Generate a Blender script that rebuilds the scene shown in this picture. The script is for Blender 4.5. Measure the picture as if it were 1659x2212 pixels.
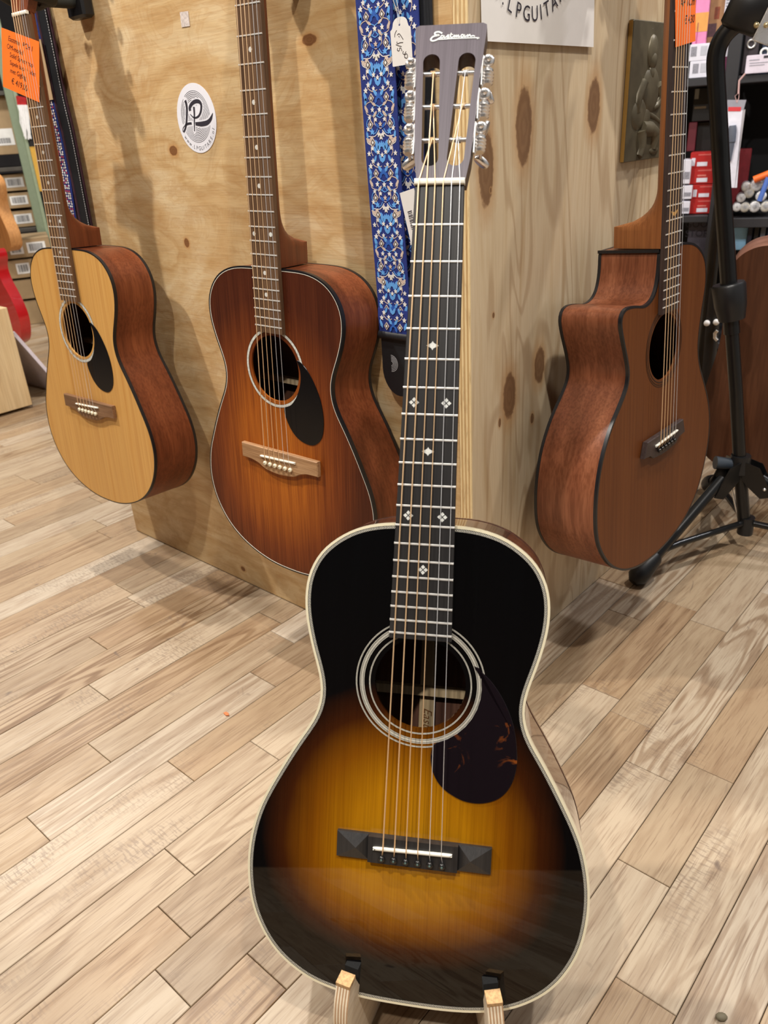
import bpy, bmesh, math, random
from mathutils import Vector, Matrix
from math import sin, cos, pi, radians, sqrt, atan2, exp

for o in list(bpy.data.objects): bpy.data.objects.remove(o)
SC = bpy.context.scene
COL = SC.collection
RND = random.Random(7)

# ------------------------------------------------------------------ camera
FPX, IW, IH = 1698.873, 1659.0, 2212.0
CR = Vector((0.752702, 0.65584, -0.057563))
CU = Vector((-0.248464, 0.363947, 0.897668))
CD = Vector((-0.609677, 0.661374, -0.436896))
CC = Vector((0.60382, -0.84531, 0.8336))
cd = bpy.data.cameras.new('camera'); cam = bpy.data.objects.new('camera', cd); COL.objects.link(cam)
cam.matrix_world = Matrix(((CR.x, CU.x, -CD.x, CC.x), (CR.y, CU.y, -CD.y, CC.y), (CR.z, CU.z, -CD.z, CC.z), (0, 0, 0, 1)))
cd.sensor_fit = 'HORIZONTAL'; cd.sensor_width = 36.0; cd.lens = 36.0 * FPX / IW
cd.clip_start = 0.02; cd.clip_end = 60
cd.dof.use_dof = True; cd.dof.focus_distance = 0.98; cd.dof.aperture_fstop = 13.0
SC.camera = cam

# ------------------------------------------------------------------ world, lamps, exposure
w = bpy.data.worlds.new('world'); SC.world = w; w.use_nodes = True
bg = w.node_tree.nodes['Background']; bg.inputs[0].default_value = (1.0, 0.97, 0.93, 1); bg.inputs[1].default_value = 0.26
SC.view_settings.view_transform = 'Standard'; SC.view_settings.look = 'None'
SC.view_settings.gamma = 1.0; SC.view_settings.use_curve_mapping = False
SC.view_settings.exposure = 0.0

def lamp(name, loc, target, energy, size, color=(1.0, 0.945, 0.87), spot=None):
    if spot:
        l = bpy.data.lights.new(name, 'SPOT'); l.spot_size = radians(spot); l.spot_blend = 0.6; l.shadow_soft_size = size
    else:
        l = bpy.data.lights.new(name, 'AREA'); l.shape = 'DISK'; l.size = size
    l.energy = energy; l.color = color
    o = bpy.data.objects.new(name, l); COL.objects.link(o); o.location = loc
    o.rotation_euler = (Vector(target) - Vector(loc)).to_track_quat('-Z', 'Y').to_euler()
    return o
lamp('ceiling_spot_a', (-1.25, -1.15, 2.75), (-0.4, 0.0, 0.5), 46, 0.08)
lamp('ceiling_spot_b', (1.05, -0.75, 2.75), (0.1, 0.1, 0.4), 34, 0.08)
lamp('ceiling_spot_c', (-1.15, -0.12, 2.8), (-0.75, -0.2, 0.0), 44, 0.07)
lamp('ceiling_spot_d', (0.62, 0.95, 2.8), (0.2, 0.4, 0.0), 30, 0.08)
lamp('ceiling_spot_e', (-3.3, 0.3, 2.8), (-3.4, 0.6, 0.3), 60, 0.25)
lamp('ceiling_spot_f', (1.2, 2.2, 2.7), (0.75, 2.9, 0.9), 45, 0.25, (0.95, 0.95, 1.0))
lamp('added_fill_light', (0.45, -1.70, 2.65), (0.25, -0.4, 0.4), 32, 0.08)  # added lamp, frontal light to brighten the inside of the parlor guitar

# ------------------------------------------------------------------ helpers: objects
def tag(o, label=None, cat=None, group=None, kind=None):
    if label: o['label'] = label
    if cat: o['category'] = cat
    if group: o['group'] = group
    if kind: o['kind'] = kind
    return o
def empty(name, label, cat, loc=(0, 0, 0), rot=None, group=None):
    o = bpy.data.objects.new(name, None); COL.objects.link(o); o.empty_display_size = 0.05
    if rot is None: o.location = loc
    else: o.matrix_world = Matrix.Translation(loc) @ rot.to_4x4()
    return tag(o, label, cat, group)
def link(name, me, parent=None, mats=()):
    o = bpy.data.objects.new(name, me); COL.objects.link(o)
    if parent is not None: o.parent = parent
    for m in mats:
        if m is not None and m.name not in [x.name for x in me.materials if x]: me.materials.append(m)
    return o

class MB:
    """collects vertices and faces for one mesh"""
    def __init__(s): s.v = []; s.f = []; s.mi = []; s.cur = 0
    def add(s, vs, fs):
        b = len(s.v); s.v += [tuple(v) for v in vs]
        for f in fs: s.f.append(tuple(i + b for i in f)); s.mi.append(s.cur)
        return b
    def box(s, x0, x1, y0, y1, z0, z1, M=None):
        vs = [Vector((x, y, z)) for z in (z0, z1) for y in (y0, y1) for x in (x0, x1)]
        if M is not None: vs = [M @ v for v in vs]
        s.add(vs, [(0, 2, 3, 1), (4, 5, 7, 6), (0, 1, 5, 4), (2, 6, 7, 3), (0, 4, 6, 2), (1, 3, 7, 5)])
        return s
    def bbox(s, x0, x1, y0, y1, z0, z1, b, M=None):
        """box with chamfered vertical outline and edges"""
        def ring(e, z): return [(x0 + e + b, y0 + e, z), (x1 - e - b, y0 + e, z), (x1 - e, y0 + e + b, z), (x1 - e, y1 - e - b, z), (x1 - e - b, y1 - e, z), (x0 + e + b, y1 - e, z), (x0 + e, y1 - e - b, z), (x0 + e, y0 + e + b, z)]
        rings = [ring(b, z0), ring(0, z0 + b), ring(0, z1 - b), ring(b, z1)]
        vs = [Vector(p) for r in rings for p in r]
        if M is not None: vs = [M @ v for v in vs]
        fs = [tuple(range(7, -1, -1)), tuple(range(24, 32))]
        for k in range(3):
            for i in range(8): fs.append((k * 8 + i, k * 8 + (i + 1) % 8, k * 8 + 8 + (i + 1) % 8, k * 8 + 8 + i))
        s.add(vs, fs); return s
    def prism(s, pts, z0, z1, M=None, bevel=0.0):
        n = len(pts); vs = []
        if bevel > 0:
            inn = offset(pts, -bevel)
            rings = [(inn, z0), (pts, z0 + bevel), (pts, z1 - bevel), (inn, z1)]
        else: rings = [(pts, z0), (pts, z1)]
        for r, z in rings: vs += [Vector((p[0], p[1], z)) for p in r]
        if M is not None: vs = [M @ v for v in vs]
        fs = [tuple(range(n - 1, -1, -1)), tuple(range((len(rings) - 1) * n, len(rings) * n))]
        for k in range(len(rings) - 1):
            for i in range(n): fs.append((k * n + i, k * n + (i + 1) % n, k * n + n + (i + 1) % n, k * n + n + i))
        s.add(vs, fs); return s
    def loft(s, secs, closed=False, caps=True):
        n = len(secs[0]); vs = [Vector(p) for r in secs for p in r]; fs = []
        m = len(secs)
        for k in range(m if closed else m - 1):
            a, b = k * n, ((k + 1) % m) * n
            for i in range(n): fs.append((a + i, a + (i + 1) % n, b + (i + 1) % n, b + i))
        if caps and not closed: fs += [tuple(range(n - 1, -1, -1)), tuple(range((m - 1) * n, m * n))]
        s.add(vs, fs); return s
    def tube(s, pts, r, n=8, closed=False, caps=True):
        P = [Vector(p) for p in pts]; m = len(P); rr = r if hasattr(r, '__len__') else [r] * m
        secs = []; prev = None
        for i in range(m):
            if closed: t = P[(i + 1) % m] - P[i - 1]
            else: t = P[min(i + 1, m - 1)] - P[max(i - 1, 0)]
            t.normalize()
            if prev is None:
                a = Vector((0, 0, 1)) if abs(t.z) < 0.9 else Vector((1, 0, 0))
                u = t.cross(a).normalized()
            else:
                u = prev - t * prev.dot(t); u.normalize()
            prev = u; v = t.cross(u)
            secs.append([P[i] + (u * cos(2 * pi * k / n) + v * sin(2 * pi * k / n)) * rr[i] for k in range(n)])
        return s.loft(secs, closed, caps)
    def lathe(s, prof, M=None, n=20):
        secs = [[Vector((r * cos(2 * pi * k / n), r * sin(2 * pi * k / n), z)) for k in range(n)] for r, z in prof]
        if M is not None: secs = [[M @ p for p in q] for q in secs]
        return s.loft(secs)
    def ball(s, c, r, n=12, m=7, sq=(1, 1, 1)):
        pr = [(r * sin(pi * (k + .02) / (m - .0 + .04)), -r * cos(pi * (k + .02) / (m + .04))) for k in range(m + 1)]
        M = Matrix.Translation(c) @ Matrix.Diagonal((sq[0], sq[1], sq[2], 1))
        return s.lathe(pr, M, n)
    def ribbon(s, pts, wd, z=0.0, th=0.0002, M=None):
        """flat stroke in the xy plane (wd: width or list)"""
        m = len(pts); ww = wd if hasattr(wd, '__len__') else [wd] * m
        L, R = [], []
        for i in range(m):
            a, b = pts[max(i - 1, 0)], pts[min(i + 1, m - 1)]
            dx, dy = b[0] - a[0], b[1] - a[1]; q = sqrt(dx * dx + dy * dy) or 1
            nx, ny = -dy / q * ww[i] / 2, dx / q * ww[i] / 2
            L.append((pts[i][0] + nx, pts[i][1] + ny)); R.append((pts[i][0] - nx, pts[i][1] - ny))
        secs = [[(L[i][0], L[i][1], z), (R[i][0], R[i][1], z), (R[i][0], R[i][1], z + th), (L[i][0], L[i][1], z + th)] for i in range(m)]
        if M is not None: secs = [[M @ Vector(p) for p in q] for q in secs]
        return s.loft(secs)
    def poly(s, pts, z, M=None):
        vs = [Vector((p[0], p[1], z)) for p in pts]
        if M is not None: vs = [M @ v for v in vs]
        s.add(vs, [tuple(range(len(pts)))]); return s
    def build(s, name, mats, parent=None, smooth=None, off=None):
        me = bpy.data.meshes.new(name)
        vs = s.v if off is None else [(v[0] - off[0], v[1] - off[1], v[2] - off[2]) for v in s.v]
        me.from_pydata([tuple(v) for v in vs], [], s.f)
        if not isinstance(mats, (list, tuple)): mats = [mats]
        for m in mats: me.materials.append(m)
        if len(mats) > 1: me.polygons.foreach_set('material_index', s.mi)
        me.validate(); me.update()
        bm = bmesh.new(); bm.from_mesh(me); bmesh.ops.recalc_face_normals(bm, faces=bm.faces); bm.to_mesh(me); bm.free()
        if smooth: shade(me, smooth)
        return link(name, me, parent)
def shade(me, ang=35):
    me.polygons.foreach_set('use_smooth', [True] * len(me.polygons))
    bm = bmesh.new(); bm.from_mesh(me); a = radians(ang)
    for e in bm.edges:
        if len(e.link_faces) == 2 and e.calc_face_angle(0) > a: e.smooth = False
    bm.to_mesh(me); bm.free(); me.update()

def offset(pts, d):
    """offset a closed counter-clockwise or clockwise outline outward by d"""
    n = len(pts); A = sum(pts[i][0] * pts[(i + 1) % n][1] - pts[(i + 1) % n][0] * pts[i][1] for i in range(n))
    sg = 1 if A > 0 else -1; out = []
    for i in range(n):
        a, b, c = pts[i - 1], pts[i], pts[(i + 1) % n]
        e1 = Vector((b[0] - a[0], b[1] - a[1])); e2 = Vector((c[0] - b[0], c[1] - b[1]))
        if e1.length < 1e-9: e1 = e2.copy()
        if e2.length < 1e-9: e2 = e1.copy()
        e1.normalize(); e2.normalize()
        n1 = Vector((e1.y, -e1.x)) * sg; n2 = Vector((e2.y, -e2.x)) * sg
        nn = n1 + n2
        if nn.length < 1e-6: nn = n1.copy()
        nn.normalize(); k = d / max(0.4, nn.dot(n1))
        out.append((b[0] + nn.x * k, b[1] + nn.y * k))
    return out
def spline(pts, closed=False, per=6):
    n = len(pts); out = []
    rng = range(n) if closed else range(n - 1)
    g = (lambda i: pts[i % n]) if closed else (lambda i: pts[min(max(i, 0), n - 1)])
    for i in rng:
        p0, p1, p2, p3 = g(i - 1), g(i), g(i + 1), g(i + 2)
        for k in range(per):
            t = k / per
            out.append(tuple(0.5 * ((2 * p1[j]) + (-p0[j] + p2[j]) * t + (2 * p0[j] - 5 * p1[j] + 4 * p2[j] - p3[j]) * t * t + (-p0[j] + 3 * p1[j] - 3 * p2[j] + p3[j]) * t ** 3) for j in range(len(p1))))
    if not closed: out.append(tuple(pts[-1]))
    return out
def resample(pts, n, closed=True):
    P = list(pts) + ([pts[0]] if closed else []); L = [0.0]
    for i in range(len(P) - 1): L.append(L[-1] + sqrt(sum((P[i + 1][j] - P[i][j]) ** 2 for j in range(len(P[0])))))
    out = []; k = 0; m = n if closed else n - 1
    for i in range(n):
        t = L[-1] * i / m
        while k < len(L) - 2 and L[k + 1] < t: k += 1
        f = (t - L[k]) / max(1e-12, L[k + 1] - L[k]); out.append(tuple(P[k][j] + (P[k + 1][j] - P[k][j]) * f for j in range(len(P[0]))))
    return out
def smooth_pts(P, it=2):
    n = len(P)
    for _ in range(it): P = [((P[i - 1][0] + 2 * P[i][0] + P[(i + 1) % n][0]) / 4, (P[i - 1][1] + 2 * P[i][1] + P[(i + 1) % n][1]) / 4) for i in range(n)]
    return P
def circle(cx, cy, r, n=40, a0=0.0): return [(cx + r * cos(a0 + 2 * pi * i / n), cy + r * sin(a0 + 2 * pi * i / n)) for i in range(n)]

def plate_with_holes(name, outer, holes, z0, z1, mat, parent, off=None, bev=0.0):
    bm = bmesh.new()
    def lay(z):
        es = []; loops = []
        for lp in [outer] + holes:
            vs = [bm.verts.new((p[0], p[1], z)) for p in lp]; loops.append(vs)
            for i in range(len(vs)): es.append(bm.edges.new((vs[i], vs[(i + 1) % len(vs)])))
        bmesh.ops.triangle_fill(bm, use_beauty=True, use_dissolve=False, edges=es)
        return loops
    a = lay(z0); b = lay(z1)
    for la, lb in zip(a, b):
        n = len(la)
        for i in range(n): bm.faces.new((la[i], la[(i + 1) % n], lb[(i + 1) % n], lb[i]))
    bmesh.ops.recalc_face_normals(bm, faces=bm.faces)
    if off is not None: bmesh.ops.translate(bm, verts=bm.verts, vec=(-off[0], -off[1], -off[2]))
    me = bpy.data.meshes.new(name); bm.to_mesh(me); bm.free(); me.materials.append(mat)
    return link(name, me, parent)

def text_polys(body, size=1.0, shear=0.0, extr=0.0):
    cu = bpy.data.curves.new('t', 'FONT'); cu.body = body; cu.size = size; cu.shear = shear; cu.resolution_u = 3; cu.extrude = extr
    cu.align_x = 'CENTER'
    o = bpy.data.objects.new('t', cu); COL.objects.link(o)
    dg = bpy.context.evaluated_depsgraph_get(); dg.update()
    ev = o.evaluated_get(dg); me = ev.to_mesh()
    vs = [tuple(v.co) for v in me.vertices]; fs = [tuple(p.vertices) for p in me.polygons]
    ev.to_mesh_clear(); bpy.data.objects.remove(o); bpy.data.curves.remove(cu)
    return vs, fs
def put_text(mb, body, size, M, shear=0.0):
    vs, fs = text_polys(body, size, shear)
    mb.add([M @ Vector(v) for v in vs], fs)
def frame(o, x, y, z):
    M = Matrix((tuple(x), tuple(y), tuple(z))).transposed().to_4x4(); M.translation = Vector(o); return M

# ------------------------------------------------------------------ helpers: materials
def srgb(r, g, b):
    f = lambda c: (c / 255 / 12.92) if c / 255 <= 0.04045 else ((c / 255 + 0.055) / 1.055) ** 2.4
    return (f(r), f(g), f(b), 1)
class NT:
    def __init__(s, name):
        s.m = bpy.data.materials.new(name); s.m.use_nodes = True; s.t = s.m.node_tree; s.b = s.t.nodes['Principled BSDF']
    def n(s, typ, **kw):
        x = s.t.nodes.new(typ)
        for k, v in kw.items():
            if k.startswith('i_'):
                key = k[2:]; key = int(key) if key.isdigit() else key
                x.inputs[key].default_value = v
            else: setattr(x, k, v)
        return x
    def l(s, a, b): s.t.links.new(a, b)
    def math(s, op, a, b=None, clamp=False):
        x = s.n('ShaderNodeMath', operation=op, use_clamp=clamp)
        for i, q in enumerate((a, b)):
            if q is None: continue
            if isinstance(q, (int, float)): x.inputs[i].default_value = q
            else: s.l(q, x.inputs[i])
        return x.outputs[0]
    def mix(s, fac, a, b, blend='MIX'):
        x = s.n('ShaderNodeMix', data_type='RGBA', blend_type=blend)
        for i, q in ((0, fac), (6, a), (7, b)):
            if isinstance(q, (int, float)): x.inputs[i].default_value = q
            elif isinstance(q, tuple): x.inputs[i].default_value = q
            else: s.l(q, x.inputs[i])
        return x.outputs[2]
    def ramp(s, fac, stops, interp='LINEAR'):
        x = s.n('ShaderNodeValToRGB'); r = x.color_ramp; r.interpolation = interp
        while len(r.elements) < len(stops): r.elements.new(0.5)
        for e, (p, c) in zip(r.elements, stops): e.position = p; e.color = c if len(c) == 4 else (*c, 1)
        if fac is not None: s.l(fac, x.inputs[0])
        return x.outputs[0]
    def coord(s, kind='Object', scale=(1, 1, 1), loc=(0, 0, 0), rot=(0, 0, 0)):
        if kind == 'Position': src = s.n('ShaderNodeNewGeometry').outputs['Position']
        else: src = s.n('ShaderNodeTexCoord').outputs[kind]
        mp = s.n('ShaderNodeMapping'); mp.inputs['Scale'].default_value = scale; mp.inputs['Location'].default_value = loc; mp.inputs['Rotation'].default_value = rot
        s.l(src, mp.inputs[0]); return mp.outputs[0]
    def noise(s, vec, scale=5.0, detail=3.0, rough=0.55, dist=0.0):
        x = s.n('ShaderNodeTexNoise'); x.inputs['Scale'].default_value = scale; x.inputs['Detail'].default_value = detail
        x.inputs['Roughness'].default_value = rough; x.inputs['Distortion'].default_value = dist
        s.l(vec, x.inputs['Vector']); return x.outputs[0]
    def bump(s, h, strength=0.2, dist=0.001):
        x = s.n('ShaderNodeBump'); x.inputs['Strength'].default_value = strength; x.inputs['Distance'].default_value = dist
        s.l(h, x.inputs['Height']); s.l(x.outputs[0], s.b.inputs['Normal'])
    def set(s, col=None, rough=None, metal=None, coat=None, crough=0.03, spec=None):
        if col is not None:
            if isinstance(col, tuple): s.b.inputs['Base Color'].default_value = col
            else: s.l(col, s.b.inputs['Base Color'])
        if rough is not None:
            if isinstance(rough, (int, float)): s.b.inputs['Roughness'].default_value = rough
            else: s.l(rough, s.b.inputs['Roughness'])
        if metal is not None: s.b.inputs['Metallic'].default_value = metal
        if coat: s.b.inputs['Coat Weight'].default_value = coat; s.b.inputs['Coat Roughness'].default_value = crough
        if spec is not None: s.b.inputs['Specular IOR Level'].default_value = spec
        return s.m
def plain(name, c, rough=0.5, metal=0.0, coat=0.0, var=0.06, scale=60.0, spec=None):
    t = NT(name); v = t.noise(t.coord('Object'), scale, 2)
    a = tuple(min(1, q * (1 - var)) for q in c[:3]) + (1,); b = tuple(min(1, q * (1 + var)) for q in c[:3]) + (1,)
    return t.set(t.ramp(v, [(0.3, a), (0.7, b)]), rough, metal, coat, spec=spec)
def wood(name, cols, grain='Y', freq=90.0, stretch=0.06, rough=0.45, coat=0.0, bump=0.15, big=6.0, bigmix=0.5, fine=0.35, crough=0.05, pore=(0.35, 0.22, 0.12, 1), xs=1.0, spec=None):
    """procedural wood; cols = dark, mid, light; grain axis in object space"""
    t = NT(name)
    sc = [xs, 1.0, 1.0]; sc['XYZ'.index(grain)] = stretch
    c1 = t.coord('Object', tuple(sc))
    nb = t.noise(c1, big, 3, 0.5, 0.6); ng = t.noise(c1, freq, 4, 0.6, 0.2)
    sc2 = [1.0, 1.0, 1.0]; sc2['XYZ'.index(grain)] = stretch * 0.35
    nf = t.noise(t.coord('Object', tuple(sc2)), freq * 5, 2, 0.6)
    fac = t.math('ADD', t.math('MULTIPLY', nb, bigmix), t.math('MULTIPLY', ng, 1 - bigmix))
    col = t.ramp(fac, [(0.32, cols[0]), (0.5, cols[1]), (0.68, cols[2])])
    p = t.ramp(nf, [(0.42, (1, 1, 1, 1)), (0.62, (0, 0, 0, 1))])
    col2 = t.mix(t.math('MULTIPLY', t.math('SUBTRACT', 1.0, p), fine), col, t.mix(1.0, col, pore, 'MULTIPLY'))
    if bump: t.bump(nf, bump, 0.0004)
    return t.set(col2, rough, coat=coat, crough=crough, spec=spec)

# ------------------------------------------------------------------ materials
def floor_mat():
    t = NT('oak_plank')
    oi = t.n('ShaderNodeObjectInfo'); gi = t.n('ShaderNodeNewGeometry')
    rnd = t.math('FRACT', t.math('ADD', oi.outputs['Random'], gi.outputs['Random Per Island']))
    r2 = t.math('FRACT', t.math('MULTIPLY', rnd, 17.31)); r3 = t.math('FRACT', t.math('MULTIPLY', rnd, 57.77))
    cv = t.n('ShaderNodeCombineXYZ'); t.l(t.math('MULTIPLY', rnd, 91.0), cv.inputs[0]); t.l(t.math('MULTIPLY', r2, 53.0), cv.inputs[1]); t.l(t.math('MULTIPLY', r3, 31.0), cv.inputs[2])
    va = t.n('ShaderNodeVectorMath', operation='ADD'); t.l(gi.outputs['Position'], va.inputs[0]); t.l(cv.outputs[0], va.inputs[1])
    def mp(sc):
        m = t.n('ShaderNodeMapping'); m.inputs['Scale'].default_value = sc; t.l(va.outputs[0], m.inputs[0]); return m.outputs[0]
    nb = t.noise(mp((1, 0.085, 1)), 20, 2, 0.5, 0.5)                    # cathedral figure
    ring = t.math('ADD', t.math('MULTIPLY', t.math('SINE', t.math('MULTIPLY', nb, 60.0)), 0.5), 0.5)
    nf = t.noise(mp((1, 0.035, 1)), 420, 3, 0.6)                        # pores
    nm = t.noise(mp((1, 0.12, 1)), 60, 4, 0.6, 0.4)
    base = t.ramp(rnd, [(0.0, srgb(168, 146, 116)), (0.22, srgb(190, 167, 133)), (0.45, srgb(180, 152, 116)), (0.62, srgb(204, 186, 157)), (0.8, srgb(186, 164, 132)), (1.0, srgb(212, 198, 174))])
    base = t.mix(1.0, base, srgb(226, 225, 230), 'MULTIPLY')
    dark = t.mix(1.0, base, srgb(176, 150, 122), 'MULTIPLY')
    amt = t.math('MULTIPLY', t.math('ADD', 0.0, t.math('MULTIPLY', t.math('MULTIPLY', r2, r2), 0.7)), t.ramp(ring, [(0.45, (0, 0, 0, 1)), (0.9, (1, 1, 1, 1))]))
    c = t.mix(amt, base, dark)
    c = t.mix(t.math('MULTIPLY', t.ramp(nm, [(0.45, (0, 0, 0, 1)), (0.75, (1, 1, 1, 1))]), 0.6), c, t.mix(1.0, c, srgb(190, 165, 138), 'MULTIPLY'))
    c = t.mix(t.math('MULTIPLY', t.ramp(nf, [(0.52, (0, 0, 0, 1)), (0.72, (1, 1, 1, 1))]), 0.55), c, t.mix(1.0, c, srgb(150, 120, 95), 'MULTIPLY'))
    # saw marks and dark knots
    ns = t.noise(mp((0.25, 1, 1)), 330, 1, 0.5); gate = t.ramp(t.noise(mp((1, 0.5, 1)), 9, 1), [(0.56, (0, 0, 0, 1)), (0.68, (1, 1, 1, 1))])
    c = t.mix(t.math('MULTIPLY', t.math('MULTIPLY', t.ramp(ns, [(0.5, (0, 0, 0, 1)), (0.62, (1, 1, 1, 1))]), gate), 0.45), c, srgb(110, 92, 78))
    kn = t.noise(mp((1, 0.55, 1)), 24, 2, 0.5, 1.2)
    c = t.mix(t.math('MULTIPLY', t.ramp(kn, [(0.71, (0, 0, 0, 1)), (0.78, (1, 1, 1, 1))]), 0.75), c, srgb(92, 76, 66))
    t.bump(t.math('ADD', nf, t.math('MULTIPLY', nm, 0.6)), 0.25, 0.0006)
    rg = t.ramp(nm, [(0.3, (0.36,) * 3), (0.8, (0.55,) * 3)])
    return t.set(c, rg)
M = {}
M['plank'] = floor_mat()
M['subfloor'] = plain('subfloor', srgb(70, 52, 38), 0.9)

def knots(t, col, axis, lst, dark, rim, lay=None):
    """round or drawn-out knots of the wood itself, also the painted dark of screw holes; lst = (u, z, ru, rz)"""
    pos = t.n('ShaderNodeNewGeometry').outputs['Position']; sx = t.n('ShaderNodeSeparateXYZ'); t.l(pos, sx.inputs[0])
    u = sx.outputs[0 if axis == 'x' else 1]; z = sx.outputs[2]
    wob = t.noise(t.coord('Position'), 90, 2)
    for (cu, cz, ru, rz) in lst:
        a = t.math('DIVIDE', t.math('SUBTRACT', u, cu), ru); b = t.math('DIVIDE', t.math('SUBTRACT', z, cz), rz)
        d = t.math('SQRT', t.math('ADD', t.math('MULTIPLY', a, a), t.math('MULTIPLY', b, b)))
        d = t.math('ADD', d, t.math('MULTIPLY', t.math('SUBTRACT', wob, 0.5), 0.28))
        k1 = t.ramp(d, [(0.0, (1,) * 3), (0.62, (1,) * 3), (0.72, (0,) * 3)]); k2 = t.ramp(t.math('MULTIPLY', d, 0.5), [(0.3, (1,) * 3), (0.62, (0,) * 3)])
        ring = t.math('MULTIPLY', t.math('ADD', t.math('SINE', t.math('MULTIPLY', d, 22.0)), 1.0), 0.045)
        col = t.mix(t.math('MULTIPLY', k2, 0.75), col, rim)
        col = t.mix(t.math('MULTIPLY', k1, t.math('SUBTRACT', 0.9, ring)), col, dark)
    return col
def ply_mat():
    t = NT('rotary_plywood')
    n1 = t.noise(t.coord('Position', (1.1, 1, 2.4)), 2.6, 4, 0.5, 1.9)
    n2 = t.noise(t.coord('Position', (1.0, 1, 1.7)), 5.0, 3, 0.55, 2.6)
    nf = t.noise(t.coord('Position', (0.05, 1, 1)), 330, 3, 0.6)
    ng = t.noise(t.coord('Position', (0.16, 1, 1)), 60, 3, 0.6, 0.3)
    cont = t.math('ADD', t.math('MULTIPLY', t.math('SINE', t.math('MULTIPLY', n2, 55.0)), 0.5), 0.5)
    c = t.ramp(n1, [(0.30, srgb(216, 190, 148)), (0.44, srgb(208, 178, 132)), (0.5, srgb(190, 154, 106)), (0.56, srgb(202, 170, 124)), (0.7, srgb(218, 194, 154))])
    c = t.mix(t.math('MULTIPLY', t.ramp(n2, [(0.48, (0,) * 3), (0.56, (1,) * 3), (0.68, (0,) * 3)]), 0.40), c, srgb(186, 142, 88))
    c = t.mix(t.math('MULTIPLY', t.ramp(cont, [(0.75, (0,) * 3), (1.0, (1,) * 3)]), 0.22), c, srgb(178, 128, 70))
    c = t.mix(t.math('MULTIPLY', t.ramp(ng, [(0.4, (0,) * 3), (0.75, (1,) * 3)]), 0.3), c, srgb(236, 206, 152))
    c = t.mix(t.math('MULTIPLY', t.ramp(nf, [(0.5, (0,) * 3), (0.72, (1,) * 3)]), 0.3), c, srgb(168, 120, 68))
    c = knots(t, c, 'x', [(-.598, .677, .010, .011), (-.594, .822, .016, .011), (-.583, .031, .010, .008), (-.255, .945, .020, .010)], srgb(116, 72, 40), srgb(186, 134, 78))
    t.bump(t.math('ADD', nf, ng), 0.35, 0.0006)
    return t.set(c, 0.5)
def pine_mat():
    t = NT('knotty_pine')
    n0 = t.noise(t.coord('Position', (1, 1, 0.22)), 7, 2, 0.5, 0.6)
    n1 = t.noise(t.coord('Position', (1, 1, 0.10)), 34, 3, 0.5, 0.9)
    nf = t.noise(t.coord('Position', (1, 1, 0.03)), 330, 3, 0.6)
    band = t.math('ADD', t.math('MULTIPLY', t.math('SINE', t.math('MULTIPLY', n0, 70.0)), 0.5), 0.5)
    c = t.ramp(n1, [(0.28, srgb(198, 174, 138)), (0.5, srgb(210, 190, 158)), (0.72, srgb(192, 167, 131))])
    c = t.mix(t.math('MULTIPLY', t.ramp(band, [(0.72, (0,) * 3), (0.98, (1,) * 3)]), 0.42), c, srgb(158, 126, 92))
    c = t.mix(t.math('MULTIPLY', t.ramp(nf, [(0.5, (0,) * 3), (0.75, (1,) * 3)]), 0.22), c, srgb(150, 116, 80))
    c = knots(t, c, 'y', [(.121, .826, .0275, .068), (.306, .846, .0260, .052), (.036, .783, .0240, .066), (.177, .499, .0215, .042), (.095, .474, .0240, .052), (.046, .757, .0032, .0045), (.053, .599, .0040, .0055), (.16, .42, .007, .012), (.07, .44, .005, .01)], srgb(112, 80, 54), srgb(184, 142, 96))  # the two smallest are screw holes, their inner shade put into the colour
    t.bump(nf, 0.2, 0.0005)
    return t.set(c, 0.5)
def edge_mat():
    t = NT('ply_edge_layers')
    sx = t.n('ShaderNodeSeparateXYZ'); t.l(t.n('ShaderNodeNewGeometry').outputs['Position'], sx.inputs[0])
    s_ = t.math('ADD', t.math('MULTIPLY', t.math('SINE', t.math('MULTIPLY', sx.outputs[0], 2 * pi / 0.0058)), 0.5), 0.5)
    nf = t.noise(t.coord('Position', (1, 1, 0.1)), 300, 3, 0.7)
    c = t.ramp(s_, [(0.3, srgb(232, 206, 156)), (0.75, srgb(196, 160, 108))])
    c = t.mix(t.math('MULTIPLY', t.ramp(nf, [(0.5, (0,) * 3), (0.7, (1,) * 3)]), 0.45), c, srgb(140, 104, 66))
    return t.set(c, 0.65)
M['ply'] = ply_mat(); M['pine'] = pine_mat(); M['plyedge'] = edge_mat()

black = srgb(18, 18, 19)
M['black_plastic'] = plain('black_plastic', srgb(24, 24, 26), 0.38, var=0.1)
M['black_satin'] = plain('black_satin_metal', srgb(16, 16, 17), 0.28, var=0.1)
M['rubber'] = plain('black_rubber', srgb(14, 14, 17), 0.42)
M['foam'] = plain('dark_foam', srgb(34, 36, 32), 0.75, var=0.15, scale=200)
M['chrome'] = plain('chrome', (0.90, 0.88, 0.86, 1), 0.24, 0.85, var=0.02)
M['nickel'] = plain('nickel_fret_wire', (0.84, 0.82, 0.78, 1), 0.34, 0.45, var=0.02)
M['steel'] = plain('plain_steel_string', (0.84, 0.84, 0.86, 1), 0.32, 0.5, var=0.02)
def bronze():
    t = NT('wound_bronze_string'); return t.set(srgb(238, 200, 156), 0.36, 0.4)
M['bronze'] = bronze()
M['bone'] = plain('bone_white', srgb(238, 234, 220), 0.35, var=0.02)
M['cream'] = plain('cream_binding', srgb(232, 222, 192), 0.25, coat=0.5, var=0.02)
M['ivory_pin'] = plain('ivory_pin', srgb(240, 232, 205), 0.3, var=0.02)
M['dark_pin'] = plain('dark_pin', srgb(30, 28, 27), 0.25)
M['black_bind'] = plain('black_binding', srgb(22, 22, 26), 0.35)
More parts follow.
